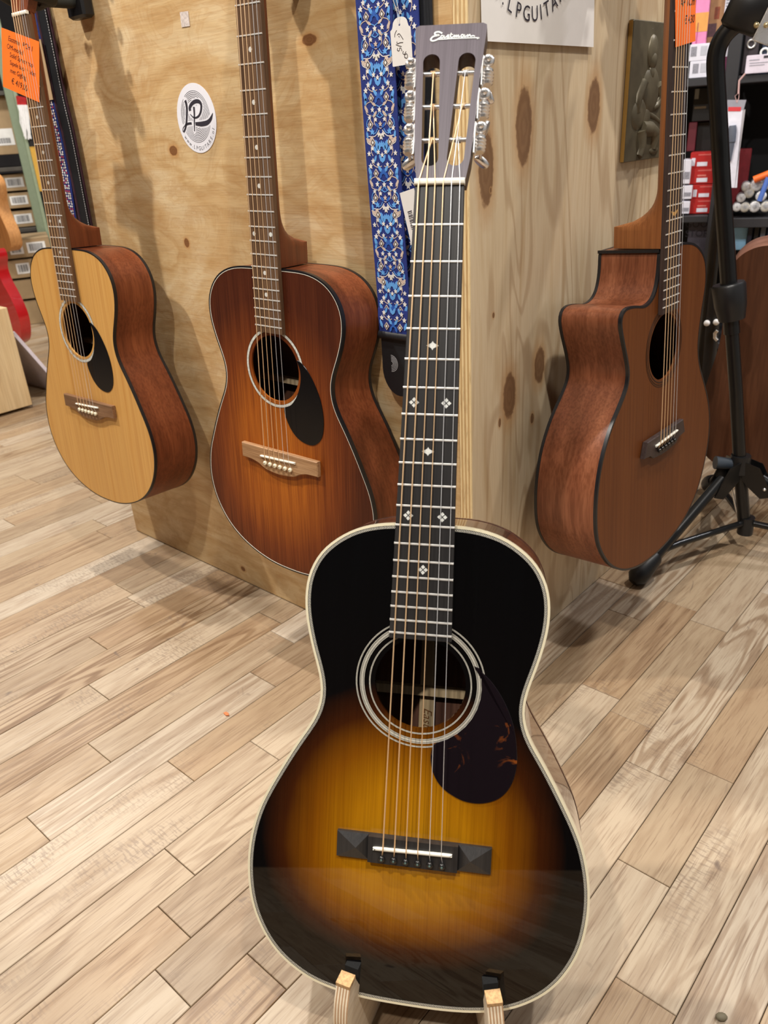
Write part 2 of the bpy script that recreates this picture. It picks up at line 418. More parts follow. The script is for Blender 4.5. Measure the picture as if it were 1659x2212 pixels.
M['pin_eye'] = plain('abalone_eye', srgb(96, 118, 112), 0.3, var=0.2, scale=900)
M['white'] = plain('white_paint', srgb(240, 240, 240), 0.5, var=0.02)
M['white_line'] = plain('white_purfling', srgb(235, 230, 215), 0.4, var=0.02)
M['herring_dark'] = plain('black_purfling', srgb(20, 18, 16), 0.4)
M['pearl'] = plain('mother_of_pearl', srgb(226, 228, 224), 0.2, coat=0.6, var=0.12, scale=600)
M['paper'] = plain('white_paper', srgb(226, 222, 218), 0.7, var=0.015)
M['sticker'] = plain('white_vinyl', srgb(238, 238, 246), 0.35, var=0.01)
M['ink'] = plain('black_ink', srgb(46, 42, 52), 0.6)
M['pen'] = plain('black_pen', srgb(40, 24, 18), 0.7)
M['orange'] = plain('orange_card', srgb(255, 118, 28), 0.65, var=0.03)
M['cardboard'] = plain('cardboard', srgb(158, 134, 100), 0.8, var=0.06, scale=25)
M['green_steel'] = plain('sage_green_steel', srgb(122, 136, 112), 0.5, var=0.04)
M['dark_wall'] = plain('charcoal_wall', srgb(46, 44, 46), 0.8, var=0.05, scale=3)

# ------------------------------------------------------------------ setting: floor
PW, X0 = 0.0669, -0.002
fl = MB().box(-7.0, 4.0, -4.2, 5.0, -0.05, -0.006).build('floor', M['subfloor']); tag(fl, kind='structure')
tag(fl, 'worn oak plank floor of mixed tan boards')
known = {-2: [-.511], -1: [-.567], 1: [-.538], 5: [-.162, .048], 4: [0.0], 6: [-.303], -4: [-.413], -5: [-.601], -8: [-.389], -11: [-.186]}
def plank_verts(x0, x1, y0, y1, dz=0.0):
    b = 0.0007; g = 0.00045; x0 += g; x1 -= g; y0 += g; y1 -= g
    r = lambda e, z: [(x0 + e, y0 + e, z), (x1 - e, y0 + e, z), (x1 - e, y1 - e, z), (x0 + e, y1 - e, z)]
    vs = r(0, -0.006) + r(0, -b + dz) + r(b, dz)
    fs = [(8, 9, 10, 11)] + [(k * 4 + i, k * 4 + (i + 1) % 4, k * 4 + 4 + (i + 1) % 4, k * 4 + 4 + i) for k in (0, 1) for i in range(4)]
    return vs, fs
cand = []
for k in range(-100, 58):
    rr = random.Random(k * 31 + 5); xa = X0 + PW * k
    js = list(known.get(k, []))
    y = (min(js) if js else -4.0 + rr.random() * 0.4)
    while y > -4.0 and js: y -= rr.uniform(0.32, 0.62); js.append(y)
    if not known.get(k): js = [y]
    y = max(js)
    while y < 4.8: y += rr.uniform(0.30, 0.62); js.append(y)
    js = sorted(set(js))
    for a, b in zip(js[:-1], js[1:]): cand.append((xa, xa + PW, a, b))
def pkey(c):
    cx, cy = (c[0] + c[1]) / 2, (c[2] + c[3]) / 2
    v = Vector((cx, cy, 0)) - CC; q = v.dot(CD)
    if q < 0.3: return 1e9
    u, vv = FPX * v.dot(CR) / q, -FPX * v.dot(CU) / q
    if abs(u) > IW / 2 + 420 or vv > IH / 2 + 520 or vv < -IH / 2: return 1e6 + q
    if cx < -0.05 and cx > -0.94 and cy > 0.1 and cy < 0.6: return 1e6 + q
    return q
cand.sort(key=pkey)
far = MB()
for i, c in enumerate(cand):
    dz = RND.uniform(-0.0004, 0.0)
    if i < 280:
        cx, cy = (c[0] + c[1]) / 2, (c[2] + c[3]) / 2
        vs, fs = plank_verts(c[0] - cx, c[1] - cx, c[2] - cy, c[3] - cy, dz)
        me = bpy.data.meshes.new('plank'); me.from_pydata(vs, [], fs); me.materials.append(M['plank'])
        o = link('plank', me, fl); o.location = (cx, cy, 0)
    else:
        vs, fs = plank_verts(*c, dz); far.add(vs, fs)
o = far.build('plank_field', M['plank'], fl); tag(o, kind='stuff')

# setting: walls of the shop far behind the things, plus an added one behind the camera
def wall(name, pts, mat):
    mb = MB(); (x0, y0), (x1, y1) = pts; d = Vector((x1 - x0, y1 - y0, 0)).normalized(); n = Vector((-d.y, d.x, 0)) * 0.06
    mb.prism([(x0, y0), (x1, y1), (x1 + n.x, y1 + n.y), (x0 + n.x, y0 + n.y)], 0, 3.0)
    return tag(mb.build(name, mat), kind='structure')
wall('wall_back', ((4.0, 4.6), (-6.6, 4.6)), M['dark_wall'])
wall('wall_left', ((-6.2, 4.6), (-6.2, -4.0)), M['dark_wall'])
wall('reflection_wall', ((4.0, -1.86), (-6.2, -1.86)), M['dark_wall'])  # unseen, placed close so the parlor guitar's lacquer reflects something dark

# ------------------------------------------------------------------ display pillar
PH = 1.42; PX, PY = -0.988, 0.62
pil = empty('display_pillar', 'square plywood and pine display pillar on the oak floor', 'pillar', (PX / 2, PY / 2, 0))
def part(mb, name, mat, root, smooth=None): return mb.build(name, mat, root, smooth, off=root.location)
part(MB().bbox(PX, -0.0205, 0.0, 0.018, 0.001, PH, 0.0012), 'plywood_panel', M['ply'], pil)
part(MB().bbox(-0.020, 0.0, 0.0012, PY, 0.001, PH, 0.0006), 'pine_panel', M['pine'], pil)
part(MB().box(-0.020, -0.0004, -0.0008, 0.0011, 0.001, PH), 'ply_edge', M['plyedge'], pil)
part(MB().bbox(PX, PX + 0.018, 0.019, PY, 0.001, PH, 0.0012), 'side_panel', M['ply'], pil)
part(MB().bbox(PX + 0.019, -0.021, PY - 0.018, PY, 0.001, PH, 0.0012), 'rear_panel', M['ply'], pil)
part(MB().bbox(PX, 0.0, 0.0, PY, PH + 0.0005, PH + 0.018, 0.0012), 'top_panel', M['ply'], pil)

# ------------------------------------------------------------------ guitar woods
def burst_mat(name, cx, cy, rx, ryu, ryd, stops, rough, coat, grain_dark=0.18, crough=0.02):
    t = NT(name)
    sx = t.n('ShaderNodeSeparateXYZ'); t.l(t.n('ShaderNodeTexCoord').outputs['Object'], sx.inputs[0])
    a = t.math('DIVIDE', t.math('SUBTRACT', sx.outputs[0], cx), rx); dy = t.math('SUBTRACT', sx.outputs[1], cy)
    up = t.math('GREATER_THAN', dy, 0.0)
    ry = t.math('ADD', t.math('MULTIPLY', up, ryu), t.math('MULTIPLY', t.math('SUBTRACT', 1.0, up), ryd))
    b = t.math('DIVIDE', dy, ry)
    d = t.math('POWER', t.math('ADD', t.math('POWER', t.math('ABSOLUTE', a), 2.3), t.math('POWER', t.math('ABSOLUTE', b), 2.3)), 1 / 2.3)
    d = t.math('ADD', d, t.math('MULTIPLY', t.math('SUBTRACT', t.noise(t.coord('Object'), 14, 2), 0.5), 0.10))
    c = t.ramp(t.math('MULTIPLY', d, 0.5), stops)
    g = t.noise(t.coord('Object', (1, 0.012, 1)), 700, 2, 0.5); g2 = t.noise(t.coord('Object', (1, 0.03, 1)), 90, 2, 0.5)
    c = t.mix(t.math('MULTIPLY', t.ramp(g, [(0.42, (0,) * 3), (0.66, (1,) * 3)]), grain_dark), c, t.mix(1.0, c, srgb(150, 110, 70), 'MULTIPLY'))
    c = t.mix(t.math('MULTIPLY', t.ramp(g2, [(0.4, (0,) * 3), (0.7, (1,) * 3)]), grain_dark * 0.9), c, t.mix(1.0, c, srgb(190, 150, 110), 'MULTIPLY'))
    return t.set(c, rough, coat=coat, crough=crough, spec=(0.0 if coat else 0.3))
def spruce_mat():
    t = NT('natural_spruce')
    g = t.noise(t.coord('Object', (1, 0.01, 1)), 520, 2, 0.5); g2 = t.noise(t.coord('Object', (1, 0.012, 1)), 46, 3, 0.6, 0.2)
    c = t.ramp(g2, [(0.3, srgb(200, 146, 78)), (0.5, srgb(214, 164, 92)), (0.66, srgb(206, 152, 80)), (0.72, srgb(178, 120, 56)), (0.8, srgb(206, 152, 82))])
    c = t.mix(t.math('MULTIPLY', t.ramp(g, [(0.42, (0,) * 3), (0.68, (1,) * 3)]), 0.3), c, t.mix(1.0, c, srgb(205, 165, 120), 'MULTIPLY'))
    return t.set(c, 0.42)
M['burst0'] = burst_mat('gloss_tobacco_sunburst', -0.003, 0.150, 0.130, 0.150, 0.100,
    [(0.0, srgb(190, 134, 18)), (0.22, srgb(178, 120, 10)), (0.36, srgb(132, 78, 5)), (0.47, srgb(62, 28, 6)), (0.56, srgb(9, 7, 7)), (1.0, srgb(5, 5, 6))], 0.5, 1.0, 0.22)
M['burst2'] = burst_mat('satin_brown_sunburst', -0.01, 0.190, 0.150, 0.22, 0.190,
    [(0.0, srgb(192, 112, 32)), (0.22, srgb(176, 98, 26)), (0.40, srgb(128, 62, 20)), (0.58, srgb(84, 37, 16)), (1.0, srgb(70, 29, 14))], 0.5, 0.0, 0.55)
M['spruce'] = spruce_mat()
M['cedar'] = wood('satin_cedar_top', (srgb(94, 50, 20), srgb(106, 58, 24), srgb(116, 66, 29)), 'Y', 300, 0.01, 0.45, big=20, bigmix=0.3, fine=0.3, bump=0.1, spec=0.25)
M['mahogany'] = wood('satin_mahogany', (srgb(92, 46, 26), srgb(122, 64, 37), srgb(148, 84, 50)), 'Y', 60, 0.10, 0.38, big=26, bigmix=0.55, fine=0.4, bump=0.2, xs=0.12, spec=0.35)
M['mahog3'] = wood('striped_mahogany', (srgb(104, 58, 37), srgb(130, 76, 50), srgb(156, 98, 68)), 'Y', 60, 0.10, 0.36, big=30, bigmix=0.55, fine=0.4, bump=0.2, xs=0.12, spec=0.35)
M['neckwood'] = wood('satin_neck_mahogany', (srgb(96, 46, 24), srgb(116, 58, 30), srgb(132, 70, 38)), 'Y', 90, 0.05, 0.4, big=12)
M['neck3'] = wood('honey_neck_mahogany', (srgb(126, 74, 36), srgb(142, 86, 44), srgb(156, 98, 52)), 'Y', 90, 0.05, 0.4, big=12)
M['rosewood0'] = wood('gloss_rosewood', (srgb(52, 32, 26), srgb(84, 52, 40), srgb(112, 74, 56)), 'Y', 60, 0.05, 0.35, coat=1.0, big=26, bump=0.0, crough=0.03)
M['rose_in'] = wood('raw_rosewood', (srgb(66, 42, 32), srgb(104, 68, 52), srgb(134, 92, 70)), 'Y', 60, 0.04, 0.7, big=40, bump=0.1)
M['ebony'] = wood('ebony', (srgb(30, 29, 30), srgb(42, 40, 40), srgb(54, 51, 49)), 'Y', 140, 0.03, 0.42, big=30, fine=0.5, bump=0.25, pore=(0.6, 0.6, 0.6, 1))
M['rosewood1'] = wood('brown_rosewood', (srgb(78, 56, 40), srgb(104, 78, 56), srgb(128, 98, 72)), 'Y', 160, 0.05, 0.5, big=30, fine=0.6, bump=0.3, pore=(0.5, 0.42, 0.36, 1))
M['rosewood3'] = wood('dark_rosewood', (srgb(44, 34, 32), srgb(60, 46, 43), srgb(74, 58, 52)), 'Y', 160, 0.05, 0.5, big=30, fine=0.5, bump=0.3)
M['walnut_bridge'] = wood('pale_walnut', (srgb(150, 112, 76), srgb(176, 136, 96), srgb(196, 158, 118)), 'X', 160, 0.06, 0.5, big=40, fine=0.5, bump=0.3)
M['brown_bridge'] = wood('brown_bridge_rosewood', (srgb(104, 74, 50), srgb(128, 94, 66), srgb(150, 114, 84)), 'X', 160, 0.06, 0.5, big=40, fine=0.5, bump=0.3)
M['head0'] = wood('satin_rosewood_face', (srgb(72, 62, 70), srgb(84, 74, 83), srgb(96, 86, 94)), 'Y', 140, 0.03, 0.38, big=30, fine=0.45, bump=0.15, pore=(0.6, 0.55, 0.58, 1))
M['neck0'] = wood('dark_neck', (srgb(52, 34, 26), srgb(66, 44, 34), srgb(78, 54, 40)), 'Y', 90, 0.05, 0.35, big=14)
M['maple_strip'] = wood('pale_spruce_brace', (srgb(196, 170, 128), srgb(214, 190, 150), srgb(226, 204, 168)), 'Y', 100, 0.03, 0.7, big=14, bump=0.0)
def tort():
    t = NT('tortoiseshell'); n1 = t.noise(t.coord('Object', (1, 1, 1), (.31, .12, 0)), 42, 3, 0.6, 1.6); n2 = t.noise(t.coord('Object'), 12, 1)
    f = t.math('MULTIPLY', t.ramp(n1, [(0.60, (0,) * 3), (0.72, (1,) * 3)]), t.ramp(n2, [(0.42, (0,) * 3), (0.58, (1,) * 3)]))
    return t.set(t.mix(f, srgb(22, 15, 20), srgb(150, 78, 26)), 0.4, coat=1.0, crough=0.04, spec=0.0)
M['tort'] = tort()
M['pg_black'] = plain('gloss_black_pickguard', srgb(13, 12, 15), 0.2, spec=0.3)
M['abalone'] = plain('pearl_rosette', srgb(206, 206, 198), 0.3, coat=0.4, var=0.25, scale=260)
M['inside'] = plain('raw_inside_wood', srgb(96, 60, 40), 0.8)

# ------------------------------------------------------------------ guitar builder
def fret(n, s): return s * (1 - 2 ** (-n / 12.0))
def half_outline(pts, shift=lambda y: 0.0):
    P = spline(pts, False, 5); R = [(x, y) for x, y in P]; L = [(-x, y) for x, y in reversed(P)][1:-1]
    full = [(x + shift(y), y) for x, y in R + L]
    return smooth_pts(resample(full, 200), 2)

def body_parts(root, off, out, hole, zt, depth, mats, bind, ztop_th=0.003, back_bind=None):
    """top, sides, back and bindings of a hollow body; depth = function of y"""
    hx, hy, hr = hole; n = len(out)
    inner = offset(out, -0.0006)
    plate_with_holes('soundboard', inner, [circle(hx, hy, hr, 64)], zt - ztop_th, zt, mats['top'], root, off)
    sd = MB(); back = [(p[0], p[1], zt - depth(p[1])) for p in out]
    inn = offset(out, -0.0025); secs = []
    for i in range(n):
        z1 = back[i][2]
        secs.append([(out[i][0], out[i][1], zt - 0.0005), (out[i][0], out[i][1], z1 + 0.0005), (inn[i][0], inn[i][1], z1 + 0.0005), (inn[i][0], inn[i][1], zt - 0.0031)])
    sd.loft(secs, closed=True); side = sd.build('body_side', mats['side'], root, 40, off)
    bk = MB(); vs = [(p[0], p[1], zt - depth(p[1])) for p in inner] + [(p[0], p[1], zt - depth(p[1]) + 0.003) for p in inner]
    bk.add(vs, [tuple(range(n)), tuple(range(2 * n - 1, n - 1, -1))] + [(i, (i + 1) % n, n + (i + 1) % n, n + i) for i in range(n)])
    bk.build('back_plate', mats['back'], root, None, off)
    bw, bh, bm_ = bind
    oo = offset(out, 0.0005); ii = offset(out, -bw)
    b1 = MB().loft([[(oo[i][0], oo[i][1], zt + 0.0002), (oo[i][0], oo[i][1], zt - bh), (out[i][0], out[i][1], zt - bh), (ii[i][0], ii[i][1], zt + 0.0003)] for i in range(n)], closed=True)
    b1.build('top_binding', bm_, root, 40, off)
    b2 = MB().loft([[(oo[i][0], oo[i][1], zt - depth(out[i][1]) + bh), (oo[i][0], oo[i][1], zt - depth(out[i][1]) - 0.0002), (ii[i][0], ii[i][1], zt - depth(out[i][1]) - 0.0003), (out[i][0], out[i][1], zt - depth(out[i][1]) + bh)] for i in range(n)], closed=True)
    b2.build('back_binding', back_bind or bm_, root, 40, off)
    return side

def ringmesh(mb, c, r0, r1, z, th=0.0003, n=72, a0=0.0, a1=2 * pi):
    full = abs(a1 - a0 - 2 * pi) < 1e-6; m = n if full else n + 1
    secs = []
    for i in range(m):
        a = a0 + (a1 - a0) * i / n; ca, sa = cos(a), sin(a)
        secs.append([(c[0] + r0 * ca, c[1] + r0 * sa, z), (c[0] + r1 * ca, c[1] + r1 * sa, z), (c[0] + r1 * ca, c[1] + r1 * sa, z + th), (c[0] + r0 * ca, c[1] + r0 * sa, z + th)])
    mb.loft(secs, closed=full)

def neck_mesh(w_at, y_nut, y_body, d0, d1, heel, yheel, zfb=-0.0065, yend=None):
    """lofted neck with a heel that deepens towards the body"""
    secs = []; ys = [y_nut - (y_nut - (y_body + 0.002)) * i / 60 for i in range(61)]
    for y in ys:
        t = (y_nut - y) / (y_nut - y_body); d = d0 + (d1 - d0) * t
        hb = 0.0
        if y < yheel:
            q = min(1.0, (yheel - y) / (yheel - y_body)); hb = (1 - sqrt(max(0, 1 - min(1, q / 0.60) ** 2.2))) if q < 0.60 else 1.0
        dd = d + (heel - d) * hb; w_ = w_at(y) / 2; r = []
        for k in range(13):
            a = pi * k / 12; ex = cos(a); ez = sin(a)
            x1, z1 = w_ * ex, -dd * ez ** 0.9
            # heel section: straight flanks narrowing towards a small cap
            tt = k / 12; 
            if tt <= 0.42: u = tt / 0.42; x2, z2 = w_ * (1 - 0.60 * u ** 1.3), -heel * u
            elif tt >= 0.58: u = (1 - tt) / 0.42; x2, z2 = -w_ * (1 - 0.60 * u ** 1.3), -heel * u
            else: u = (0.5 - tt) / 0.08; x2, z2 = w_ * 0.40 * u, -heel
            r.append((x1 + (x2 - x1) * hb, y, zfb + z1 + (z2 * dd / heel - z1) * hb))
        secs.append(r)
    return MB().loft(secs)

def fingerboard(root, off, s, w_at, nfr, yend, mats, inl, zfb=-0.0065, fr=0.0009):
    y0 = 0.0
    fb = MB().prism([(-w_at(0) / 2, y0), (-w_at(yend) / 2, yend), (w_at(yend) / 2, yend), (w_at(0) / 2, y0)], zfb, 0.0, bevel=0.0005).build('fingerboard', mats['fb'], root, None, off)
    for n_ in range(1, nfr + 1):
        y = -fret(n_, s); hw = w_at(y) / 2 + 0.0002
        mb = MB(); mb.loft([[(x, y - 0.0011, -0.0005), (x, y - 0.0008, fr * 0.75), (x, y, fr), (x, y + 0.0008, fr * 0.75), (x, y + 0.0011, -0.0005)] for x in (-hw, hw)])
        mb.build('fret', M['nickel'], fb, 40, off)
    for (kind, x, y, sz) in inl:
        mb = MB()
        if kind == 'dot': mb.prism(circle(x, y, sz, 20), -0.0003, 0.00015)
        elif kind == 'flake':
            for q in range(4):
                a = pi / 2 * q; ca, sa = cos(a), sin(a)
                P = [(0.12, 0.0), (0.55, 0.42), (1.0, 0.0), (0.55, -0.42)]
                mb.prism([(x + sz * (px * ca - py * sa), y + sz * (px * sa + py * ca)) for px, py in P], -0.0003, 0.00015)
        elif kind == 'diamond':
            mb.prism([(x - sz * 1.35, y), (x - sz * .25, y - sz * .55), (x, y - sz * .95), (x + sz * .25, y - sz * .55), (x + sz * 1.35, y), (x + sz * .25, y + sz * .55), (x, y + sz * .95), (x - sz * .25, y + sz * .55)], -0.0003, 0.00015)
        elif kind == 'wing':
            P = spline([(-1, .25), (-.4, -.25), (.3, -.3), (1, .35), (.3, .15), (-.3, .12)], True, 5); mb.prism([(x + sz * a, y + sz * b) for a, b in P], -0.0003, 0.00015)
        mb.build('inlay', M['pearl'] if kind != 'wing' else plain('maple_inlay', srgb(206, 160, 92), 0.4), fb, None, off)
    return fb

def strings(root, off, xs_n, xs_s, ysad, znut, zsad, headpts, rads, plain_from=4, pinpts=None):
    for i in range(6):
        P = []
        if pinpts: P.append(pinpts[i])
        P += [(xs_s[i], ysad, zsad), (xs_n[i], 0.001, znut)]
        P.append(headpts[i])
        Q = [P[0]]
        for a, b in zip(P[:-1], P[1:]):
            for k in range(1, 5): Q.append(tuple(a[j] + (b[j] - a[j]) * k / 4 for j in range(3)))
        MB().tube(Q, rads[i], 6).build('string', M['bronze'] if i < plain_from else M['steel'], root, 60, off)

# ------------------------------------------------------------------ front guitar (parlor)
def front_guitar():
    R = Matrix(((0.85415, -0.16696, 0.4925), (0.51905, 0.33169, -0.78776), (-0.03183, 0.9285, 0.36997)))
    T = Vector((0.15006, -0.25466, 0.78698)); s = 0.600; yb = -0.7665; zt = -0.008
    off = (0, yb, zt)
    root = empty('parlor_guitar', 'glossy black and amber sunburst parlor guitar with slotted headstock on wooden stand', 'guitar', T + R @ Vector(off), R)
    H = [(0, -.2997), (.03, -.2997), (.052, -.3025), (.0738, -.3101), (.095, -.3254), (.106, -.3407), (.1116, -.356), (.1133, -.3713), (.1128, -.3866), (.1102, -.4018), (.1066, -.4171), (.102, -.4324), (.0974, -.4477), (.095, -.463), (.0968, -.4783), (.103, -.4936), (.1127, -.5089), (.122, -.5242), (.1307, -.5395), (.139, -.5548), (.1469, -.5701), (.1536, -.5854), (.1582, -.6007), (.1615, -.616), (.1633, -.6313), (.1637, -.6466), (.1626, -.6619), (.1603, -.6772), (.1559, -.6925), (.1488, -.7078), (.139, -.7231), (.1238, -.7384), (.0987, -.7537), (.068, -.7622), (.035, -.7658), (0, -.7665)]
    out = half_outline(H, lambda y: 0.0022)
    depth = lambda y: 0.090 + 0.013 * min(1, max(0, (-y - .3) / .46))
    hc = (0.001, -0.4485); hr = 0.0425
    mats = dict(top=M['burst0'], side=M['rosewood0'], back=M['rose_in'], fb=M['ebony'])
    body_parts(root, off, out, (hc[0], hc[1], hr), zt, depth, mats, (0.0019, 0.0065, M['cream']), back_bind=M['rosewood0'])
    # herringbone strip just inside the binding
    a_, b_ = offset(out, -0.0021), offset(out, -0.0049)
    pf = MB(); pf.loft([[(a_[i][0], a_[i][1], zt), (a_[i][0], a_[i][1], zt + .0002), (b_[i][0], b_[i][1], zt + .0002), (b_[i][0], b_[i][1], zt)] for i in range(len(out))], closed=True)
    pf.cur = 1
    N = 860; mid = offset(out, -0.0035); cen = resample(mid, N); nn = len(cen)
    outer, inn_ = offset(cen, 0.00115), offset(cen, -0.00115)
    lerp = lambda p, q, t: (p[0] + (q[0] - p[0]) * t, p[1] + (q[1] - p[1]) * t)
    for i in range(nn):
        j = (i + 1) % nn; z = zt + .00028
        for o_, sgn in ((outer, 1), (inn_, 1)):
            p0 = lerp(cen[i], cen[j], 0.0); p1 = lerp(cen[i], cen[j], 0.40)
            q0 = lerp(o_[i], o_[j], 0.75); q1 = lerp(o_[i], o_[j], 1.15)
            pf.add([(p0[0], p0[1], z), (p1[0], p1[1], z), (q1[0], q1[1], z), (q0[0], q0[1], z)], [(0, 1, 2, 3)])
    tag(pf.build('herringbone_purfling', [M['herring_dark'], M['white_line']], root, None, off), 'cream and black herringbone strip', kind='stuff')
    # rosette
    rz = MB(); ringmesh(rz, hc, .0527, .0575, zt, .0002)
    for r0, r1 in ((.0471, .0474), (.0478, .0481), (.0587 + .0012, .0602), (.0606, .0609)):
        ringmesh(rz, hc, r0 - .0003, r1 + .0003, zt, .00015)
    rz.cur = 1
    for r0, r1 in ((.0471, .0474), (.0479, .0482), (.0530, .0534), (.0541, .0544), (.0548, .0554), (.0558, .0561), (.0568, .0572), (.0598, .0601), (.0606, .0609)): ringmesh(rz, hc, r0, r1, zt + .0001, .0003)
    rz.build('rosette', [M['herring_dark'], M['white_line']], root, None, off)
    pg = [(.0505, -.4275), (.061, -.435), (.071, -.4455), (.081, -.461), (.0885, -.479), (.0925, -.498), (.0935, -.519), (.089, -.537), (.079, -.550), (.064, -.5565), (.048, -.5565), (.034, -.551), (.0235, -.543), (.0165, -.531), (.014, -.517), (.0155, -.5055)]
    arc = [(hc[0] + .0572 * cos(a), hc[1] + .0572 * sin(a)) for a in [radians(d) for d in range(-70, 21, 10)]]
    MB().prism(spline(pg, False, 5) + arc, zt + .0001, zt + .0012, bevel=0.0003).build('pickguard', M['tort'], root, None, off)
    # pyramid bridge
    bx, by0, by1 = 0.0015, -0.5975, -0.6228; bw = 0.0735; cw = 0.0425; zb = zt
    br = MB(); br.box(bx - cw, bx + cw, by1, by0, zb, zb + .0085)
    ym = (by0 + by1) / 2
    for sg in (-1, 1):
        x0, x1 = bx + sg * cw, bx + sg * bw; xm = (x0 * .62 + x1 * .38)
        vs = [(x0, by1, zb), (x1, by1, zb), (x1, by0, zb), (x0, by0, zb), (x0, by1, zb + .0036), (x1, by1, zb + .0036), (x1, by0, zb + .0036), (x0, by0, zb + .0036), (xm, ym, zb + .0088)]
        br.add(vs, [(0, 1, 5, 4), (1, 2, 6, 5), (2, 3, 7, 6), (3, 0, 4, 7), (4, 5, 8), (5, 6, 8), (6, 7, 8), (7, 4, 8), (0, 3, 2, 1)])
    bro = br.build('bridge', M['ebony'], root, None, off)
    ys = -0.6045 - .0025; th = radians(-1.6)
    Ms = Matrix.Translation((bx, ys, zb + .0075)) @ Matrix.Rotation(-th, 4, 'Z')
    MB().prism(spline([(-.0345, -.0014), (0, -.0014), (.0345, -.0014), (.0355, 0), (.0345, .0014), (0, .0014), (-.0345, .0014), (-.0355, 0)], True, 3), 0, .0040, Ms, bevel=0.0006).build('saddle', M['bone'], bro, 50, off)
    xs = [bx + (i - 2.5) * .0114 for i in range(6)]
    pins = []
    for i, x in enumerate(xs):
        y = -0.6168; pins.append((x, y + .0022, zb + .0085))
        mb = MB(); mb.lathe([(.0001, -.002), (.0023, -.002), (.0024, .0008), (.0031, .0014), (.0034, .0028), (.0026, .0042), (.0010, .0048), (.0001, .0049)], Matrix.Translation((x, y, zb + .0085)), 16)
        mb.cur = 1; mb.lathe([(.0001, .0046), (.0010, .0048), (.0009, .0051), (.0001, .0051)], Matrix.Translation((x, y, zb + .0085)), 12)
        mb.build('bridge_pin', [M['dark_pin'], M['pin_eye']], bro, 50, off)
    # neck, fingerboard
    w_at = lambda y: 0.0432 + (0.0538 - 0.0432) * (-y) / (s / 2)
    neck_mesh(w_at, 0.004, -.2997, .0145, .018, .080, -.245).build('neck', M['neck0'], root, 50, off)
    inl = [('diamond', 0, -.1385, .0042), ('flake', -.0145, -.189, .0046), ('flake', .0145, -.189, .0046), ('diamond', 0, -.2325, .0042), ('flake', -.0155, -.291, .0046), ('flake', .0155, -.291, .0046), ('flake', 0, -.340, .0046)]
    fingerboard(root, off, s, w_at, 19, -fret(19, s) - .0055, mats, inl, zfb=zt)
    MB().prism([(-.0222, .0002), (.0222, .0002), (.0222, .0052), (-.0222, .0052)], -.004, .0031, bevel=.0006).build('nut', M['bone'], root, 50, off)
    # head, tilted back 12 degrees
    HM = Matrix.Translation((0, .004, -.001)) @ Matrix.Rotation(radians(-12), 4, 'X')
    ho = [(-.0215, .0), (-.0245, .02), (-.0262, .045), (-.0285, .097), (-.0322, .1435), (-.0318, .1468), (-.0285, .1485), (.0285, .1485), (.0318, .1468), (.0322, .1435), (.0285, .097), (.0262, .045), (.0245, .02), (.0215, .0)]
    ho = [(x + .0010, y) for x, y in ho]
    def slot(x0, x1, hw, y0, y1):
        P = []
        for k in range(13): a = pi * k / 12; P.append((x1 + hw * cos(a), y1 + hw * sin(a)))
        for k in range(13): a = pi + pi * k / 12; P.append((x0 + hw * cos(a), y0 + hw * sin(a)))
        return P
    hd = plate_with_holes('headstock', ho, [slot(-.0100, -.0145, .0075, .0205, .1125), slot(.0125, .0172, .0075, .0205, .1125)], -.0165, 0.0, M['neck0'], root, None)
    fc = plate_with_holes('head_face', ho, [slot(-.0100, -.0145, .0075, .0205, .1125), slot(.0125, .0172, .0075, .0205, .1125)], 0.0001, .0016, M['head0'], root, None)
    OM = Matrix.Translation((-off[0], -off[1], -off[2])) @ HM
    for o in (hd, fc): o.matrix_local = OM
    # slanted ramps at the lower slot ends
    def headpart(mb, name, mat, smooth=50):
        o = mb.build(name, mat, root, smooth); o.matrix_local = OM; return o
    # logo
    lg = MB()
    def st(P, w=.0011): lg.ribbon(spline(P, False, 6), w, .0017, .0003)
    k = 0.1355; X = lambda x: -.0165 + x * .0385; Y = lambda y: k + y * .001 - .0005
    def S(P, w=.00105): st([(X(a), Y(b)) for a, b in P], w)
    S([(.26, 4.6), (.17, 6.3), (.09, 5.6), (.10, 3.6), (.19, 3.1), (.06, 2.0), (.0, -.6), (.04, -2.3), (.13, -1.6), (.22, .6)], .0015)
    S([(.29, 2.2), (.25, 2.6), (.23, 1.0), (.26, .2), (.30, 1.4), (.31, 2.4), (.31, .5), (.35, .6)]); S([(.35, .6), (.40, 2.9), (.41, 1.4), (.38, .3), (.44, .5)])
    S([(.47, 4.6), (.455, 1.2), (.48, .3), (.52, .9)]); S([(.43, 2.9), (.51, 3.0)], .0008)
    S([(.52, .3), (.545, 2.4), (.555, .4), (.59, 2.3), (.60, .4), (.635, 2.3), (.645, .5), (.68, .9)])
    S([(.76, 2.1), (.72, 2.5), (.70, 1.0), (.73, .2), (.77, 1.4), (.78, 2.4), (.78, .5), (.82, .9)]); S([(.83, .3), (.85, 2.3), (.86, .4), (.90, 2.3), (.92, .5), (.98, 1.0), (1.02, .2)])
    S([(.17, -1.2), (.5, -.9), (.85, -1.0), (1.06, -1.2), (1.12, -1.6), (1.07, -2.0)], .0010)
    headpart(lg, 'logo_inlay', M['pearl'], None)
